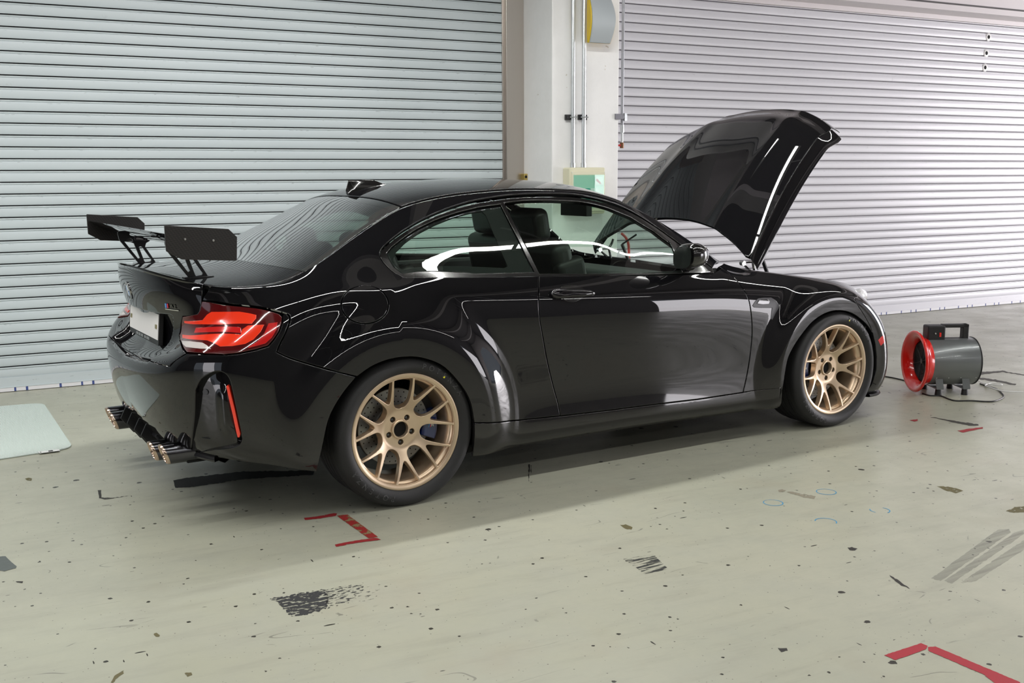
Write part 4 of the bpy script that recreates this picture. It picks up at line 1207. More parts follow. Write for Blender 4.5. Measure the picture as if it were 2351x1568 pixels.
for sg in (-1, 1):
    vs = []
    for u in spu:
        p = side(np.array(u), np.array(0.)); q = np.array([2.6, 0]); d = p[:2]-q; d /= np.linalg.norm(d)
        for e_, z in ((-.06, .13), (.012, .13), (.02, .138), (.012, .146), (-.06, .15)):
            vs.append((p[0]+d[0]*e_, (p[1]+d[1]*e_)*(1 if sg < 0 else -1), z))
    k = 5; m.add(vs, [(i*k+j, i*k+j+1, (i+1)*k+j+1, (i+1)*k+j) for i in range(len(spu)-1) for j in range(4)])
m.build('front_splitter', M['satin'], car, recalc=True)
# ------------------------------------------------------------------ headlamp lenses and front side markers
M['lamp_bright'] = simple('headlamp_white', (.92, .92, .94), .10, coat=1)
for sg in (-1, 1):
    m = MB(); n = 20; vs = []; c0 = np.array([3.135, -.675, .700])
    ex, ey, ez = np.array([.80, .60, -.10]), np.array([-.55, .80, .22]), np.array([.2, -.1, .97])
    for i in range(13):
        t = -PI/2+PI*i/12
        for k_ in range(n):
            a = 2*PI*k_/n; vs.append(c0+ex*.14*math.sin(t)+ey*.045*math.cos(t)*math.cos(a)+ez*.045*math.cos(t)*math.sin(a))
    m.add([(p[0], p[1]*(1 if sg < 0 else -1), p[2]) for p in vs], [(i*n+k_, i*n+(k_+1) % n, (i+1)*n+(k_+1) % n, (i+1)*n+k_) for i in range(12) for k_ in range(n)])
    m.build('headlight_lens', M['lamp_bright'], car, recalc=True)
for mir in (False, True):
    mk('side_marker', [panel_data(Patch(side, SV), UV([(2016, 781), (2024, 772), (2030, 770), (2031, 784), (2022, 794)]), gap=0, r=.002, thick=.004, off=-.002, du=.01, dv=.01, step=.006)], M['lens_red'], car, mirror=mir)
# ------------------------------------------------------------------ cabin
m = MB(); m.box((-.25, -.70, .24), (2.0, .70, .30)); m.box((.1, -.74, .3), (1.95, -.70, .93)); m.box((.1, .70, .3), (1.95, .74, .93)); m.box((-.42, -.62, .30), (.05, .62, .90)); m.box((-.50, -.62, .84), (-.05, .62, .96))
m.build('cabin_lining', M['cabin'], car, smooth=False, bevel=.02)
# headlining, pillar covers
m = MB(); xs_ = np.linspace(.05, 1.42, 14); ys = np.linspace(-.54, .54, 11)
vs = [(x, y, float(top_z(np.array(x), np.array(y)))-.035) for x in xs_ for y in ys]
m.add(vs, [(i*11+j, i*11+j+1, (i+1)*11+j+1, (i+1)*11+j) for i in range(13) for j in range(10)]); m.build('headlining', M['cabin'], car)
# dashboard
m = MB(); m.box((1.74, -.66, .62), (2.05, .66, .87)); m.box((1.64, -.68, .60), (1.80, .68, .82)); m.build('dashboard', M['cabin'], car, bevel=.05, seg=4)
m = MB(); m.lathe([(.0, .0)], 3); 
m = MB(); ca = Vector((1.50, .37, .84)); ax = Vector((1, 0, -.42)).normalized(); tt_ = ax.cross(Vector((0, 1, 0))).normalized()
m.tube([ca+(Vector((0, 1, 0))*math.cos(a)+tt_*math.sin(a))*.182 for a in np.linspace(0, 2*PI, 40, endpoint=False)], .016, 10, closed=True)
sw = m.build('steering_wheel', M['seat'], car)
m = MB(); m.tube([ca-ax*.01, ca+ax*.03], .055, 20); m.tube([ca-Vector((0, .18, 0)), ca+Vector((0, .18, 0))], .014, 8); m.build('steering_hub', M['seat'], sw)
m = MB(); m.tube([(1.56, 0, 1.30), (1.54, 0, 1.26)], .008, 8); m.box((1.51, -.125, 1.195), (1.55, .125, 1.275)); m.build('interior_mirror', M['cabin'], car, bevel=.012, seg=3)
def seat(x, y, rear=False):
    m = MB()
    def pad(c, sx, sy, sz, ry):
        R_ = Matrix.Translation(c) @ Matrix.Rotation(ry, 4, 'Y')
        m2 = MB(); m2.box((-sx, -sy, -sz), (sx, sy, sz), 0, R_); return m2
    c = pad((x+.30, y, .50), .27, .25 if not rear else .27, .07, -.12).build('car_seat', M['seat'], car, bevel=.045, seg=4)
    pad((x-.02, y, .80), .06, .25, .30, -.24 if not rear else -.3).build('seat_back', M['seat'], c, bevel=.045, seg=4)
    for k in (-1, 1): pad((x+.01, y+k*.22, .78), .085, .045, .24, -.24).build('seat_bolster', M['seat'], c, bevel=.035, seg=4)
    pad((x-.125, y, 1.175 if not rear else 1.08), .045, .14, .085, -.18).build('headrest', M['seat'], c, bevel=.04, seg=4)
seat(1.10, -.37); seat(1.30, .37); seat(.16, -.36, True); seat(.16, .36, True)
# ------------------------------------------------------------------ THE GARAGE
TH, WD = -.0834, 2.7035
WT = np.array([math.cos(TH), math.sin(TH), 0]); WN = np.array([-math.sin(TH), math.cos(TH), 0])
def W(a, b, z): return WT*a + WN*(WD-b) + np.array([0, 0, z])
def onwall(px, py, b=0.0):
    d = ray(px, py); t = ((WD-b)-CAM_C@WN)/(d@WN); p = CAM_C+t*d; return float(p@WT), float(p[2])
def wallobj(o):
    o.location = tuple(WN*WD); o.rotation_euler = (0, 0, TH); return o
def wbox(m, a0, a1, b0, b1, z0, z1, mi=0): return m.box((a0, -b1, z0), (a1, -b0, z1), mi)
def struct(name, m, mat, parent=None, **k):
    o = m.build(name, mat, parent, **k)
    if parent is None: wallobj(o); o['kind'] = 'structure'
    return o
M['floor'] = floor_mat(); M['wall'] = wall_mat()
M['sh1'] = shutter_mat('grey_blue_shutter', (.50, .56, .585), (.56, .62, .645), .42, .5)
M['sh2'] = shutter_mat('pale_grey_shutter', (.62, .62, .66), (.68, .68, .72), .33, .25)
M['grime'] = simple('joint_grime', (.006, .007, .008), .7)
M['grime2'] = simple('pale_joint_grime', (.16, .15, .17), .6)
M['ceil'] = simple('ceiling_paint', (.11, .10, .10), .8, bump=.2, bscale=8)
M['beam'] = simple('beam_paint', (.70, .66, .67), .6)
M['dim'] = simple('dim_wall', (.07, .065, .065), .7)
M['stain'] = simple('brushed_stainless', (.50, .46, .42), .30, metal=.9)
M['galv'] = simple('galvanised_conduit', (.62, .65, .66), .28, metal=.85, bump=.4, bscale=60)
A0, A1, B1, ZC = -9.0, 16.0, 11.2, 4.2
# floor
m = MB(); wbox(m, A0, A1, 0, B1, -.12, 0); wbox(m, A0, A1, -.35, 0, -.12, -.002)
fl = struct('floor', m, M['floor'], smooth=False)
m = MB(); wbox(m, A0, A1, 0, B1, ZC, ZC+.1); struct('ceiling', m, M['ceil'], smooth=False)
# shutters: rolled slat profile extruded sideways
def slats(a0, a1, ztop):
    prof = [(0, -.012), (.070, -.012), (.078, -.001), (.13, .0012), (.30, .0030), (.60, .0032), (.79, .0010), (.80, -.0012), (.825, -.0010), (.835, .0015), (.90, .0045), (.95, .0035), (.98, -.003), (.99, -.012)]
    z0 = .2*SLAT; n = int(ztop/SLAT)+1; P = []
    for k in range(1, n):
        for h, o in prof: P.append(((k+.2+h)*SLAT, o))
    m = MB(); N = 9; A = np.linspace(a0, a1, N); vs = []
    for z, o in P:
        for a in A: vs.append((a, -o, z))
    q = len(prof)
    for i in range(len(P)-1):
        m.add([], [(i*N+j-0, i*N+j+1, (i+1)*N+j+1, (i+1)*N+j) for j in range(N-1)], 1 if i % q in (0, 1, q-2, q-1) else 0) if 0 else None
    m.v = vs
    for i in range(len(P)-1):
        for j in range(N-1): m.f.append((i*N+j, i*N+j+1, (i+1)*N+j+1, (i+1)*N+j)); m.m.append(1 if i % q in (0, 1, q-2, q-1) else 0)
    return m
def rail_mat():
    m, nt, b = newmat('bottom_seal_tape')
    v = coords(nt); sep = nt.nodes.new('ShaderNodeSeparateXYZ'); nt.links.new(v, sep.inputs[0])
    x = math_(nt, 'DIVIDE', sep.outputs['X'], .21); fr = math_(nt, 'FRACT', math_(nt, 'ADD', x, 50.0))
    l1 = math_(nt, 'LESS_THAN', fr, .07); 
    x2 = math_(nt, 'FRACT', math_(nt, 'ADD', math_(nt, 'DIVIDE', sep.outputs['X'], .42), 50.17)); l2 = math_(nt, 'LESS_THAN', x2, .03)
    c = mixc(nt, math_(nt, 'MAXIMUM', l1, l2), (.72, .72, .74), (.05, .08, .25))
    nt.links.new(c, b.inputs['Base Color']); setp(b, Roughness=.5); return m
M['seal'] = rail_mat()
def shutter(name, a0, a1, ztop, mat):
    m = slats(a0, a1, ztop); o = m.build(name, [mat, M['grime' if name == 'door_1' else 'grime2']], None, smooth=True, angle=28); wallobj(o); o['kind'] = 'structure'
    m = MB(); wbox(m, a0, a1, -.022, .006, .034, .098); wbox(m, a0, a1, -.022, .012, .030, .036)
    m.build('bottom_rail', mat, o, smooth=False)
    m = MB(); wbox(m, a0, a1, -.02, .010, .004, .031); m.build('bottom_seal', M['seal'], o, smooth=False)
    m = MB(); wbox(m, a0, a1, -.10, -.03, 0, ztop); m.build('shutter_backing', M['dark'], o, smooth=False)
    return o
G1 = onwall(1157, 200)[0]; G2 = onwall(1197, 200)[0]
CB = .505; CE = onwall(1421, 200, CB)[0]
sh1 = shutter('door_1', A0, G1-.006, 3.9, M['sh1'])
sh2 = shutter('door_2', CE+.02, A1-.3, 3.0, M['sh2'])
# stainless guide
m = MB(); wbox(m, G1, G2, -.05, .045, 0, ZC); wbox(m, G1-.02, G1+.004, -.05, .012, 0, ZC)
struct('trim_1', m, M['stain'], smooth=False, bevel=.003)
m = MB(); wbox(m, CE-.02, CE+.03, -.05, .03, 0, ZC); struct('trim_2', m, M['stain'], smooth=False)
# column
m = MB(); wbox(m, G2, CE, 0, CB, 0, ZC); col = struct('wall_column', m, M['wall'], smooth=False, bevel=.008); 
m = MB(); wbox(m, CE+.0, A1, 0, .30, 2.972, ZC); wbox(m, CE, A1, .0, .05, 2.93, 2.972); wbox(m, CE, A1, .300, .306, 3.025, 3.04, 1)
struct('trim_3', m, [M['beam'], M['dim']], smooth=False)
m = MB(); wbox(m, A0, G2, 0, .3, 3.6, ZC); struct('trim_4', m, M['beam'], smooth=False)
# back side of the room (seen only in reflections): walls, an open bay to daylight on the right
OA0, OA1, OZ = 9.4, 15.0, 2.2
m = MB(); wbox(m, A0, OA0, B1, B1+.15, 0, ZC); wbox(m, OA0, OA1, B1, B1+.15, OZ, ZC); wbox(m, OA1, A1, B1, B1+.15, 0, ZC)
struct('wall_front', m, M['dim'], smooth=False)
m = MB(); wbox(m, A0-.1, A0, -.3, 3.5, 0, ZC); wbox(m, A0-.1, A0, 9.5, B1+.1, 0, ZC); wbox(m, A0-.1, A0, 3.5, 9.5, 2.5, ZC); struct('wall_left', m, M['dim'], smooth=False)  # opening in this wall is added to let the left fill light in
m = MB(); wbox(m, A1, A1+.1, -.3, 1.0, 0, ZC); wbox(m, A1, A1+.1, 9.0, B1+.1, 0, ZC); wbox(m, A1, A1+.1, 1.0, 9.0, 3.2, ZC); struct('wall_right', m, M['beam'], smooth=False)
m = MB(); wbox(m, A0, A1, -.35, -.12, 0, ZC); struct('wall_back', m, M['dim'], smooth=False)
# ground outside the bay
m = MB(); wbox(m, A0-14, A1+14, B1+.15, B1+14, -.13, -.01); wbox(m, A0-14, A0-.1, -8, B1+.15, -.13, -.01); wbox(m, A1+.1, A1+14, -8, B1+.15, -.13, -.01); struct('ground_outside', m, simple('outside_concrete', (.5, .5, .49), .8), smooth=False)
# ceiling joists and pale panels: what the paint reflects
for i, a in enumerate((-6, -2.4, 1.2, 4.8, 8.4, 12)):
    m = MB(); wbox(m, a, a+.28, .3, B1, ZC-.35, ZC); struct('trim_%d' % (5+i), m, M['beam'], smooth=False)
# ------------------------------------------------------------------ lamps
M['tube'] = bpy.data.materials.new('lit_tube'); M['tube'].use_nodes = True
nt = M['tube'].node_tree; nt.nodes.clear(); e = nt.nodes.new('ShaderNodeEmission'); e.inputs[0].default_value = (.93, 1, .95, 1); e.inputs[1].default_value = 6.0
oo = nt.nodes.new('ShaderNodeOutputMaterial'); nt.links.new(e.outputs[0], oo.inputs[0])
def lamp(x, y, z, L, power, col, rz=0.0, label=''):
    t = empty('ceiling_light', (x, y, z), rz); tag(t, label, 'ceiling light', 'fluorescent lights under the ceiling')
    m = MB(); m.box((-L/2, -.06, .03), (L/2, .06, .08)); m.box((-.01-L/2+.3, -.01, .08), (.01-L/2+.3, .01, ZC-z)); m.box((-.01+L/2-.3, -.01, .08), (.01+L/2-.3, .01, ZC-z))
    m.build('housing', M['white'], t, smooth=False)
    ld = bpy.data.lights.new('lamp', 'AREA'); ld.shape = 'RECTANGLE'; ld.size = L-.02; ld.size_y = .055; ld.energy = power; ld.color = col
    lo = bpy.data.objects.new('tube_light', ld); COL.objects.link(lo); lo.parent = t; lo.location = (0, 0, .02)
for row, (y, z, x0, n, pw, c) in enumerate(((-2.12, 3.4, -2.9, 7, 34, (1, .995, .955)), (.35, 3.4, -4.2, 5, 75, (1, .995, .96)), (-5.6, 3.4, -5.4, 6, 42, (1, .995, .96)), (-8.0, 2.95, -.5, 6, 26, (1, .98, .95)))):  # two farthest rows are unseen, added for room light and crease streaks
    for i in range(n):
        lamp(x0+i*1.52, y, z, 1.5, pw, c, 0, 'long fluorescent light hanging under the ceiling')
# daylight through the open bay
ld = bpy.data.lights.new('daylight', 'AREA'); ld.shape = 'RECTANGLE'; ld.size = OA1-OA0; ld.size_y = OZ; ld.energy = 520; ld.color = (1, .955, .99)
lo = bpy.data.objects.new('daylight', ld); COL.objects.link(lo)
c = W((OA0+OA1)/2, B1+.3, OZ/2); lo.location = tuple(c)
dirv = Vector(tuple(WN)).normalized(); lo.rotation_euler = dirv.to_track_quat('-Z', 'Z').to_euler()
for nm, a_, b0_, b1_, z1_, en, sx in (('daylight_right', A1+.3, 1.0, 9.0, 3.2, 5200, -1), ('fill_left', A0-.3, 3.5, 9.5, 2.5, 340, 1)):  # left one is an added fill that brightens the rear bumper pocket
    ld = bpy.data.lights.new(nm, 'AREA'); ld.shape = 'RECTANGLE'; ld.size = b1_-b0_; ld.size_y = z1_; ld.energy = en; ld.color = (1, .955, .99)
    lo = bpy.data.objects.new(nm, ld); COL.objects.link(lo); lo.location = tuple(W(a_, (b0_+b1_)/2, z1_/2))
    lo.rotation_euler = (Vector(tuple(WT))*sx).to_track_quat('-Z', 'Z').to_euler()
w = bpy.data.worlds.new('sky'); SC.world = w; w.use_nodes = True
bg = w.node_tree.nodes['Background']; bg.inputs[0].default_value = (.80, .88, 1, 1); bg.inputs[1].default_value = 1.6
EXPOSURE = -0.98
# ------------------------------------------------------------------ things on the column
def wp(px, py, b): a, z = onwall(px, py, b); return a, z
def place(o, a, b, z): o.location = tuple(W(a, b, z)); o.rotation_euler = (0, 0, TH); return o
for px_, lab in ((1314.8, 'left of two galvanised conduits running down the white column'), (1339.5, 'right of two galvanised conduits running down the white column')):
    a, z = wp(px_, 380, CB+.035); zb_ = z
    t = place(empty('conduit_pipe'), a, CB+.035, 0); tag(t, lab, 'pipe', 'galvanised conduits on the column')
    m = MB(); m.tube([(0, 0, zb_-.02), (0, 0, ZC)], .0165, 18); m.build('tube', M['galv'], t)
    m = MB(); m.tube([(0, 0, zb_-.02), (0, 0, zb_+.02)], .021, 18); m.build('coupling', M['galv'], t)
    az, zz_ = wp(px_, 269, CB+.035)
    sx_ = -.055 if px_ < 1330 else -.035
    m = MB(); m.box((sx_, .012, zz_-.02), (.040 if px_ > 1330 else .03, .035, zz_+.02)); m.box((sx_+.003, .004, zz_-.012), (-.018, .02, zz_+.012)); m.box((.018, .004, zz_-.012), (.028, .02, zz_+.012))
    m.build('bracket', M['satin'], t, smooth=False, bevel=.002)
    m = MB(); m.tube([(-.024, 0, zz_), (-.012, -.018, zz_), (0, -.021, zz_), (.012, -.018, zz_), (.024, 0, zz_)], .005, 8); m.tube([(.024, -.012, zz_), (.034, -.012, zz_)], .005, 8); m.build('clamp', M['galv'], t)
# compressed-air drop at the right corner of the column
a, z = wp(1430, 120, .46); ab, zb_ = wp(1427.5, 300, .46)
t = place(empty('air_pipe'), a, .46, 0); tag(t, 'thin grey air pipe with valve at the right edge of the column', 'pipe')
m = MB(); m.tube([(0, 0, zb_), (0, 0, ZC)], .0125, 16); m.build('tube', simple('grey_pipe_paint', (.36, .37, .40), .35, metal=.3), t)
zv = wp(1427, 333, .46)[1]; zc_ = wp(1427, 296, .46)[1]
m = MB(); m.tube([(0, 0, zc_-.03), (0, 0, zc_+.03)], .017, 16); m.tube([(0, 0, zv), (0, 0, zb_+.01)], .0095, 12); m.build('coupling', M['galv'], t)
m = MB(); m.tube([(0, 0, zv-.025), (0, 0, zv+.02)], .016, 12); m.build('valve', simple('brown_valve', (.16, .07, .03), .4, metal=.5), t)
m = MB(); m.tube([(-.030, 0, zv-.003), (-.014, 0, zv-.003)], .008, 10); m.build('valve_handle', simple('red_handle', (.6, .02, .02), .4), t)
zz_ = wp(1430, 269, .46)[1]
m = MB(); m.box((-.10, -.055, zz_-.022), (-.045, -.045, zz_+.022)); m.box((-.05, -.045, zz_-.018), (-.012, .03, zz_+.018)); m.build('bracket', simple('grey_bracket', (.18, .18, .20), .4, metal=.5), t, smooth=False, bevel=.002)
m = MB(); m.tube([(-.02, -.013, zz_), (.02, -.013, zz_)], .006, 8); m.box((.012, -.02, zz_-.03), (.035, .03, zz_+.03)); m.build('clamp', M['galv'], t, smooth=False)
# consumer unit
fa0, fz0 = wp(1308, 384.5, CB+.11); fa1, _ = wp(1390, 384.5, CB+.11)
w_ = fa1-fa0
t = place(empty('distribution_box'), fa0, CB, fz0-.36); tag(t, 'cream electrical box with green tinted window low on the column', 'electrical box')
cream = simple('cream_plastic', (.66, .64, .47), .4)
m = MB(); m.box((0, -.11, 0), (w_, -.001, .36)); m.build('case', cream, t, bevel=.012, seg=3)
m = MB(); m.box((.012, -.118, .02), (w_-.006, -.108, .33)); m.build('lid', cream, t, bevel=.006, seg=3)
m = MB(); m.box((.03, -.1185, .05), (w_-.02, -.1175, .30)); m.build('breaker_panel', simple('pale_green_panel', (.42, .62, .52), .35), t, smooth=False)
m = MB(); m.box((.028, -.126, .05), (w_-.018, -.1235, .305)); m.build('window', glass_mat('green_cover', (.88, .98, .94), boost=1.0), t, bevel=.003)
for i in range(5):
    m = MB(); x0 = .05+i*(w_-.10)/5; m.box((x0, -.1225, .10), (x0+(w_-.10)/5*.82, -.1183, .20)); m.build('breaker', M['white'] if i != 2 else simple('green_breaker', (.03, .35, .28), .4), t, smooth=False)
m = MB(); m.box((w_-.10, -.1228, .225), (w_-.03, -.1222, .29)); m.build('notice', M['white'], t, smooth=False)
m = MB(); m.prism([(w_-.095, .26), (w_-.085, .275), (w_-.045, .24), (w_-.055, .23)], lambda a, b, h: (a, -.1229-h, b), .0004); m.build('notice_mark', simple('red_ink', (.5, .05, .06), .5), t, smooth=False, recalc=True)
for x, z in ((.016, .322), (w_-.012, .322)):
    m = MB(); m.lathe([(0, -.1205), (.004, -.1195)], 10, 'y', (x, 0, z)); m.build('screw', M['galv'], t, recalc=True)
# curved yellow-edged wall lamp
la0, lz0 = wp(1354, 97, CB+.095); la1, _ = wp(1400, 97, CB+.095); wd = la1-la0
t = place(empty('equipment_cover'), la0-.004, CB+.056, lz0); tag(t, 'yellow equipment housing with curved grey cover near the top of the column', 'equipment housing')
Hh = .34
def lampf(x0, x1, g, m, dback=.002):
    n = 20; vs = []
    for i in range(n+1):
        s = i/n; z = Hh*s; bul = math.sin(PI*s)
        d = .036+.058*bul-g; e = .012*bul
        vs += [(x0-e, -d, z), (x1+e, -d, z), (x0-e*.3, -dback, z), (x1+e*.3, -dback, z)]
    fs = []
    for i in range(n):
        q = 4*i
        fs += [(q, q+1, q+5, q+4), (q, q+4, q+6, q+2), (q+1, q+3, q+7, q+5), (q+2, q+6, q+7, q+3)]
    fs += [(0, 2, 3, 1), (4*n, 4*n+1, 4*n+3, 4*n+2)]
    m.add(vs, fs); return m
lampf(0, wd+.02, .012, MB()).build('body', simple('yellow_plastic', (.72, .50, .02), .35), t, recalc=True, bevel=.004)
lampf(.008, wd+.012, 0, MB(), .012).build('cover', simple('grey_cover', (.42, .46, .48), .4), t, recalc=True, bevel=.004)
# key switch
ka, kz = wp(1190, 414, .03)
t = place(empty('key_switch'), G2-.002, .05, kz-.002); tag(t, 'small brass key switch beside the stainless shutter guide', 'switch')
m = MB(); m.box((-.03, -.055, 0), (.002, .02, .055)); m.build('case', simple('brass', (.45, .34, .10), .4, metal=.7), t, bevel=.004)
m = MB(); m.lathe([(0, -.0565), (.011, -.0565), (.012, -.054)], 16, 'y', (-.014, 0, .03)); m.build('keyhole', M['dark'], t, recalc=True)
# red hose behind the car, seen through its glass
a0_, z0_ = wp(1431, 545, .40); 
hp = [W(*(lambda q: (q[0], .40, q[1]))(wp(x, y, .40))) for x, y in ((1427, 536), (1437, 546), (1443, 562), (1444, 590), (1444, 640), (1444, 700))]
m = MB(); m.tube(cr(hp, 5), .011, 10); tag(m.build('air_hose', simple('red_hose', (.45, .04, .03), .4)), 'red air hose hanging at the column behind the car windows', 'hose')
# dark holes in the right shutter, white discs paint the glow around them
for px_, py_ in ((2270, 85), (2265, 122), (2262, 155)):
    a, z = onwall(px_, py_, .006); t = place(MB().lathe([(0, -.008), (.017, -.008), (.02, -.0065)], 20, 'y', (0, 0, 0), 1).lathe([(.0195, -.0072), (.036, -.0068), (.042, -.003)], 24, 'y', (0, 0, 0), 0).build('glow_spot', [M['white'], M['dark']], None, recalc=True), a, 0, z)
    tag(t, {85: 'topmost', 122: 'middle', 155: 'lowest'}[py_]+' of three dark holes with painted white glow high on the right shutter', 'glow spot', 'glow spots on the right shutter')
# ------------------------------------------------------------------ mat
m = MB()
mc = [(-1.00, 2.27), (-1.05, .96), (-2.1, .86), (-2.1, 2.45)]
def roundpoly(P, r, n=8):
    out = []; N_ = len(P)
    for i in range(N_):
        a, b, c = (np.array(P[i-1]), np.array(P[i]), np.array(P[(i+1) % N_])); u = (a-b)/np.linalg.norm(a-b); v = (c-b)/np.linalg.norm(c-b)
        p0, p1 = b+u*r, b+v*r
        for k in range(n+1):
            t = k/n; out.append(tuple((1-t)**2*p0+2*t*(1-t)*b+t*t*p1))
    return out
mm_, nt, b = newmat('ribbed_white_mat')
wv = nd(nt, 'TexWave', Scale=55.0); wv.bands_direction = 'X'; nt.links.new(coords(nt, rot=(0, 0, .045)), wv.inputs['Vector'])
nt.links.new(ramp(nt, wv.outputs['Fac'], [(.25, (.42, .50, .46)), (.6, (.68, .75, .71))]), b.inputs['Base Color'])
bp = nd(nt, 'Bump', Strength=.5, Distance=.002); nt.links.new(wv.outputs['Fac'], bp.inputs['Height']); nt.links.new(bp.outputs[0], b.inputs['Normal']); setp(b, Roughness=.35)
m.prism(roundpoly(mc, .09), lambda a, b, h: (a, b, .001+h), .007)
mat_o = m.build('floor_mat', mm_, None, smooth=False, recalc=True, bevel=.002); tag(mat_o, 'white ribbed floor mat lying behind the car near the left shutter', 'mat')
c = on_z(113, 1036, .008)
m = MB(); m.box((c[0]-.05, c[1]-.02, .0081), (c[0]+.05, c[1]+.02, .0088)); lb = m.build('sticker', M['white'], mat_o, smooth=False)
m = MB(); m.box((c[0]-.004, c[1]-.012, .0088), (c[0]+.018, c[1]+.010, .0092)); m.box((c[0]-.045, c[1]-.006, .0088), (c[0]-.038, c[1]+.006, .0092)); m.build('sticker_print', M['dark'], lb, smooth=False)
# ------------------------------------------------------------------ fan heater
hc = on_z(2163, 899)
ht = empty('fan_heater', (hc[0], hc[1], 0), math.radians(150.6)); tag(ht, 'grey drum fan heater with red bell mouth on the floor by the car nose', 'heater')
grey = simple('grey_heater_paint', (.20, .215, .22), .35, metal=.5, coat=.3)
redp = simple('red_heater_paint', (.85, .014, .008), .22, coat=1)
HZ = .206
m = MB(); m.lathe([(.148, -.185), (.152, -.182), (.1535, -.176), (.1535, .13), (.150, .133)], 64, 'x', (0, 0, HZ)); m.lathe([(.120, -.180), (.148, -.185)], 64, 'x', (0, 0, HZ)); m.build('drum', grey, ht, recalc=True, angle=50)
m = MB(); m.lathe([(.150, -.186), (.1565, -.184), (.1565, -.178), (.150, -.176)], 64, 'x', (0, 0, HZ)); m.build('rear_rim', M['plastic'], ht, recalc=True)
m = MB(); m.lathe([(0, -.179), (.15, -.179)], 48, 'x', (0, 0, HZ)); m.build('rear_grille', M['plastic'], ht, recalc=True)
m = MB(); m.lathe([(.134, .150), (.140, .165), (.152, .185), (.172, .200), (.190, .206), (.199, .205), (.203, .198), (.200, .190), (.185, .182), (.165, .160), (.155, .135), (.152, .125)], 72, 'x', (0, 0, HZ)); m.build('bell_mouth', redp, ht, recalc=True, angle=80)
m = MB(); m.lathe([(0, .140), (.136, .140)], 64, 'x', (0, 0, HZ)); gr = m.build('fan_grille', M['plastic'], ht, recalc=True)
m = MB()
for i in range(1, 14): m.tube([(.148, .0096*i*math.cos(t), HZ+.0096*i*math.sin(t)) for t in np.linspace(0, 2*PI, 40, endpoint=False)], .0014, 4, closed=True)
m.build('grille_rings', simple('grille_wire', (.05, .05, .052), .35, metal=.6), gr)
for k in range(6):
    t_ = 2*PI*k/6+.3; m = MB(); m.tube([(.1475, 0, HZ), (.1475, .132*math.cos(t_), HZ+.132*math.sin(t_))], .003, 6); m.build('grille_spoke', M['plastic'], gr)
m = MB(); m.lathe([(0, .152), (.016, .152), (.018, .146)], 20, 'x', (0, 0, HZ)); m.build('grille_hub', M['satin'], gr, recalc=True)
m = MB(); m.box((.02, -.045, .345), (.135, .045, .445)); m.build('control_box', M['plastic'], ht, bevel=.010, seg=3)
m = MB(); m.box((-.145, -.024, .428), (.03, .024, .450)); m.box((-.145, -.024, .345), (-.105, .024, .450)); m.box((-.12, -.024, .345), (.03, .024, .360)); m.build('handle', M['plastic'], ht, bevel=.006, seg=3)
# camera-facing side of the control box is local +y
m = MB(); m.box((.050, .045, .372), (.062, .049, .400)); m.build('power_switch', redp, ht, smooth=False, bevel=.001)
m = MB(); m.lathe([(0, .050), (.005, .050), (.006, .045)], 14, 'y', (.088, 0, .395)); m.build('dial', M['galv'], ht, recalc=True)
for x in (.075, -.10):
    m = MB()
    for s in (1, -1): m.prism([(x-.026, .045), (x+.022, .045), (x+.030, .115), (x-.018, .115)], lambda a, b, h, s=s: (a, s*(.128-h-(b-.045)*.15), b), .004)
    m.box((x-.024, -.128, .040), (x+.020, .128, .047)); m.build('foot_bracket', grey, ht, smooth=False, recalc=True)
    for s in (1, -1):
        m = MB(); m.tube([(x, s*.105, .0), (x, s*.105, .042)], [.022, .018], 14); m.build('rubber_foot', M['plastic'], ht, recalc=True)
for x in (-.16, -.06, .02, .10):
    m = MB(); a_ = -.62; m.lathe([(0, 0), (.0035, .0)], 8, 'y', (x, .1538*math.cos(a_), HZ+.1538*math.sin(a_))); m.build('screw', M['galv'], ht, recalc=True)
# cables
def cable(name, px, r, mat, label, cat='cable', grp_=None, lift=0):
    pts = [on_z(x, y, r+lift) for x, y in px]; m = MB(); m.tube([tuple(p) for p in cr(pts, 6)], r, 8)
    return tag(m.build(name, mat), label, cat, grp_)
cable('power_cable', [(2118, 903), (2135, 908), (2160, 909), (2178, 916), (2195, 920), (2230, 920), (2270, 922), (2290, 919), (2304, 911), (2300, 903), (2288, 893), (2268, 887), (2250, 881)], .0045, M['plastic'], 'black cable looping on the floor in front of the fan heater')
cable('power_cable', [(2224, 876), (2226, 872), (2234, 871), (2246, 874), (2262, 881), (2298, 884), (2296, 881), (2275, 880), (2262, 885), (2275, 890), (2295, 896), (2312, 899), (2351, 900), (2400, 901)], .0045, M['white'], 'white cable lying on the floor to the right of the heater', lift=.0105)
cable('power_cable', [(2010, 861), (2030, 864), (2058, 869), (2090, 878), (2110, 893)], .0045, M['plastic'], 'black cable running from under the car nose to the heater')
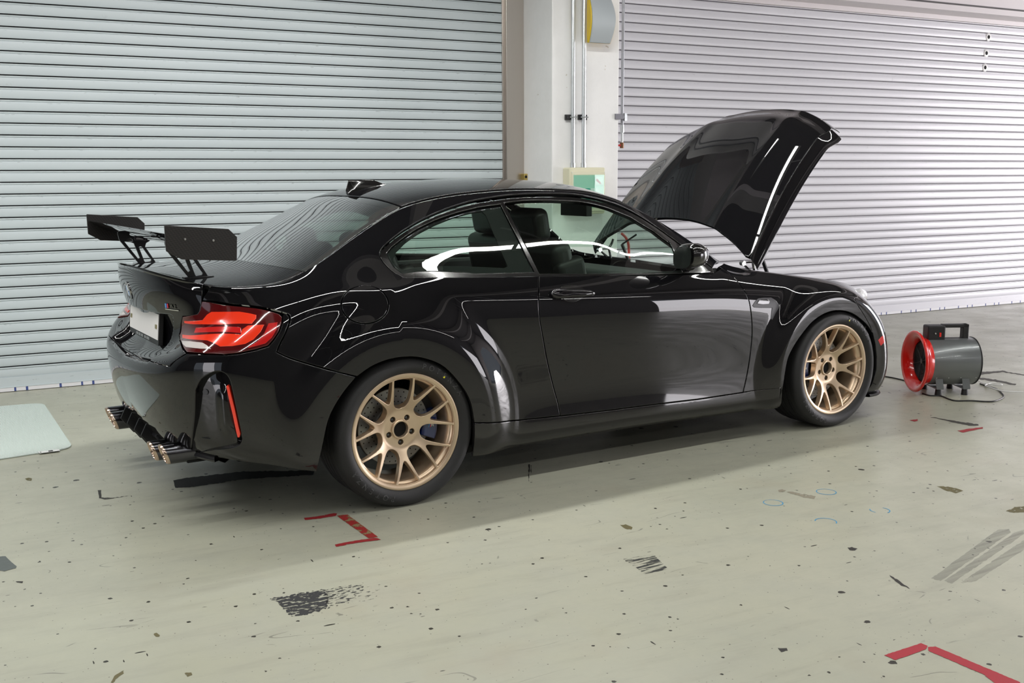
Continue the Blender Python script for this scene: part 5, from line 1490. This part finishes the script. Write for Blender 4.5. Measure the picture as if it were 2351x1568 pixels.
# ------------------------------------------------------------------ marks on the floor
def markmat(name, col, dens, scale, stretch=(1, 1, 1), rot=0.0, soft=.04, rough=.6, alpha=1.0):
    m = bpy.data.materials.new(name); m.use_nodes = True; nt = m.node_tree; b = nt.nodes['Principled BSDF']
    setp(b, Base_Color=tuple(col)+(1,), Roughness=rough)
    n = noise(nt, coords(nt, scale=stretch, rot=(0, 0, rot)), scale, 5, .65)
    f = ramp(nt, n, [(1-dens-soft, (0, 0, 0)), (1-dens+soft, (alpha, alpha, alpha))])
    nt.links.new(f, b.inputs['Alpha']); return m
M['tape'] = markmat('worn_red_tape', (.27, .014, .018), .66, 16, soft=.01)
M['tape2'] = markmat('red_floor_tape', (.33, .014, .026), .72, 8, soft=.01)
def flat(name, polys, mat, z=.0012, parent=None, jit=.7):
    m = MB()
    for P in polys:
        P = resample(np.array(P, float), 5.0)
        P = P+np.array([[random.uniform(-jit, jit), random.uniform(-jit, jit)*.6] for _ in P])
        Q = [on_z(x, y, z) for x, y in P]; m.add(Q, [tuple(range(len(Q)))])
    o = m.build(name, mat, parent, smooth=False)
    for p in o.data.polygons:
        pass
    bm = bmesh.new(); bm.from_mesh(o.data)
    for f in bm.faces:
        if f.normal.z < 0: f.normal_flip()
    bm.to_mesh(o.data); bm.free(); return o
def tape(label, polys, mat, grp_=None):
    t = flat('floor_tape', polys, mat); return tag(t, label, 'floor tape', grp_)
t = tape('worn red tape corner on the floor below the rear wheel', [[(698, 1189), (700, 1194), (735, 1190), (771, 1184), (774, 1179), (766, 1178), (730, 1185)]], M['tape'])
o = flat('tape_strip', [[(772.7, 1183.4), (798, 1181), (868, 1232.7), (845.8, 1235.4)]], markmat('peeling_red_tape', (.27, .014, .014), .54, 26, soft=.02), .0012, t)
o = flat('tape_residue', [[(772.7, 1183.4), (798, 1181), (868, 1232.7), (845.8, 1235.4)]], markmat('tape_glue', (.22, .16, .08), .95, 9, soft=.02), .0008, t)
o = flat('tape_strip', [[(769, 1250), (772, 1255), (820, 1246), (866, 1240), (875, 1238.5), (863, 1234.5), (820, 1240)]], M['tape'], .0012, t)
t = tape('large red tape corner at the bottom right of the floor', [[(2030.3, 1503.8), (2114.6, 1476.4), (2130, 1482.7), (2125, 1491), (2055.6, 1515.2)]], M['tape2'])
flat('tape_strip', [[(2131, 1484.8), (2148, 1484), (2342, 1566), (2350, 1580), (2300, 1580), (2258, 1548), (2131.5, 1494)]], M['tape2'], .0012, t)
t = tape('short scrap of red tape on the floor right of the front wheel', [[(2198, 988.8), (2211, 993), (2256, 983.5), (2256, 980.5), (2225, 984)]], M['tape'])
flat('tape_strip', [[(2088, 964), (2100, 967.5), (2107, 966), (2107, 962), (2098, 963.5)]], M['tape'], .0012, t)
t = tape('dark grey square of tape at the left edge of the floor', [[(-20, 1279), (12, 1276.5), (26, 1290), (38, 1300), (36, 1304), (10, 1311), (-20, 1307)]], simple('grey_tape', (.085, .10, .095), .5, bump=.4, bscale=40))
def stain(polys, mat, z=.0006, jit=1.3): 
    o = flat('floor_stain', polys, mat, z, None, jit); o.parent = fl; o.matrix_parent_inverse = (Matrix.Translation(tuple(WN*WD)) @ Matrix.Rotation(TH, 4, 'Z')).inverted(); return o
ang = math.atan2(*(on_z(830, 1340)-on_z(620, 1375))[[1, 0]])
sk = markmat('black_rubber_marks', (.012, .013, .015), .55, 30, (1.0, 2.2, 1), -ang, .02)
sk2 = markmat('thin_rubber_marks', (.02, .02, .022), .44, 34, (1.0, 2.4, 1), -ang, .02)
stain([[(618, 1376), (660, 1368), (745, 1352), (752, 1372), (750, 1397), (700, 1412), (676, 1416), (655, 1405), (642, 1385)]], sk, jit=4)
stain([[(745, 1352), (830, 1340), (838, 1352), (800, 1385), (752, 1397)]], sk2, jit=3)
stain([[(745, 1352), (872, 1340), (872, 1372), (758, 1396)]], markmat('faint_rubber_marks', (.03, .03, .03), .38, 36, (1.0, 2.5, 1), -ang, .02), .0004)
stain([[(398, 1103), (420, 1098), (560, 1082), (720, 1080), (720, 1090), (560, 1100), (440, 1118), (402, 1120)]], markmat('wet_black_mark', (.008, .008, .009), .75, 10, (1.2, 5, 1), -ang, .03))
a2 = math.atan2(*(on_z(1535, 1290)-on_z(1440, 1310))[[1, 0]])
stain([[(1430, 1283), (1500, 1272), (1535, 1306), (1482, 1318)]], markmat('rubber_scuff', (.02, .022, .02), .47, 16, (.5, 4, 1), -a2, .05))
a3 = math.atan2(*(on_z(2330, 1215)-on_z(2150, 1335))[[1, 0]])
stain([[(2138, 1328), (2290, 1216), (2318, 1214), (2320, 1222), (2160, 1334)], [(2168, 1333), (2330, 1222), (2351, 1216), (2351, 1226), (2185, 1340)], [(2205, 1338), (2290, 1280), (2351, 1240), (2351, 1262), (2240, 1335)]], markmat('grey_drag_marks', (.17, .17, .16), .54, 4, (.2, 7, 1), -a3, .25, alpha=.42))
stain([[(2134, 957), (2150, 958.5), (2196, 967), (2246, 974), (2246, 977), (2225, 977.5), (2190, 970), (2165, 964)]], markmat('dark_gouge', (.03, .028, .02), .68, 8, soft=.03))
stain([[(2232, 855), (2300, 851), (2351, 860), (2351, 862), (2300, 854), (2238, 862)], [(2232, 864), (2290, 872), (2335, 882), (2330, 885), (2285, 876), (2232, 868)]], markmat('dark_line', (.05, .045, .035), .8, 8, soft=.03))
olive = markmat('olive_chip', (.10, .085, .03), .60, 40, soft=.04); dk = markmat('dark_chip', (.02, .018, .015), .66, 40, soft=.04); tan = markmat('tan_chip', (.22, .20, .15), .58, 40, soft=.05)
stain([[(1423, 1205), (1437, 1204), (1452, 1211), (1450, 1216), (1436, 1214)], [(2150, 1116), (2186, 1118), (2212, 1127), (2195, 1132), (2172, 1126)], [(2310, 1173), (2330, 1164), (2360, 1162), (2360, 1176), (2322, 1177)], [(423, 1545), (440, 1543), (441, 1550), (430, 1553)], [(253, 1567), (262, 1552), (284, 1538), (283, 1546), (266, 1560), (260, 1568)], [(57, 1099), (66, 1096), (74, 1098), (72, 1103), (62, 1103)], [(352, 1455), (360, 1453), (368, 1458), (366, 1462), (358, 1462)]], olive)
stain([[(1785, 1125), (1795, 1123), (1805, 1126), (1800, 1130), (1788, 1129)], [(1806, 1130), (1815, 1128), (1872, 1139), (1868, 1145), (1850, 1143)]], tan)
stain([[(1946, 1257), (1955, 1256), (1970, 1260), (1962, 1263), (1950, 1263)], [(1785, 1488), (1806, 1488), (1809, 1493), (1795, 1497)], [(2042, 1320), (2060, 1330), (2090, 1352), (2070, 1344), (2055, 1335)], [(1214, 1066), (1216, 1066), (1214.5, 1105), (1213, 1105)], [(1219, 1068), (1221, 1068), (1219, 1086), (1218, 1086)], [(225, 1125), (232, 1125), (232, 1142), (260, 1143), (295, 1138), (240, 1147), (228, 1143)], [(37, 1334), (54, 1335), (52, 1339), (38, 1337)]], dk)
bl_ = markmat('blue_ink_ring', (.02, .26, .50), .64, 12, soft=.10)
def ring(cx_, cy_, rx, a0, a1):
    c = on_z(cx_, cy_, .0010); e = on_z(cx_+rx, cy_, .0010); R_ = float(np.linalg.norm(e-c)); m = MB(); n = 40; vs = []
    for r in (R_, R_-.004):
        for k in range(n+1): t = a0+(a1-a0)*k/n; vs.append((c[0]+r*math.cos(t), c[1]+r*math.sin(t), .0010))
    m.add(vs, [(k, k+1, n+2+k, n+1+k) for k in range(n)]); o = m.build('ink_ring', bl_, None, smooth=False)
    o.parent = fl; o.matrix_parent_inverse = (Matrix.Translation(tuple(WN*WD)) @ Matrix.Rotation(TH, 4, 'Z')).inverted()
ring(1775, 1154, 23, 0, 2*PI); ring(1897, 1129, 23, 0, 2*PI); ring(1896, 1197, 25, -1.2, 2.4); ring(2020, 1171, 23, -1.6, .4); ring(2020, 1171, 23, 2.2, 3.4)
# ------------------------------------------------------------------ camera
cd = bpy.data.cameras.new('camera'); cam = bpy.data.objects.new('camera', cd); COL.objects.link(cam)
cd.sensor_fit = 'HORIZONTAL'; cd.sensor_width = 36.0; cd.lens = FPX/IW*36.0; cd.clip_start = .05; cd.clip_end = 100
Mx = Matrix(((CR[0], CU[0], -CF[0], CAM_C[0]), (CR[1], CU[1], -CF[1], CAM_C[1]), (CR[2], CU[2], -CF[2], CAM_C[2]), (0, 0, 0, 1)))
cam.matrix_world = Mx
SC.camera = cam
SC.view_settings.view_transform = 'Standard'; SC.view_settings.look = 'None'
SC.view_settings.gamma = 1.0; SC.view_settings.use_curve_mapping = False
SC.view_settings.exposure = EXPOSURE
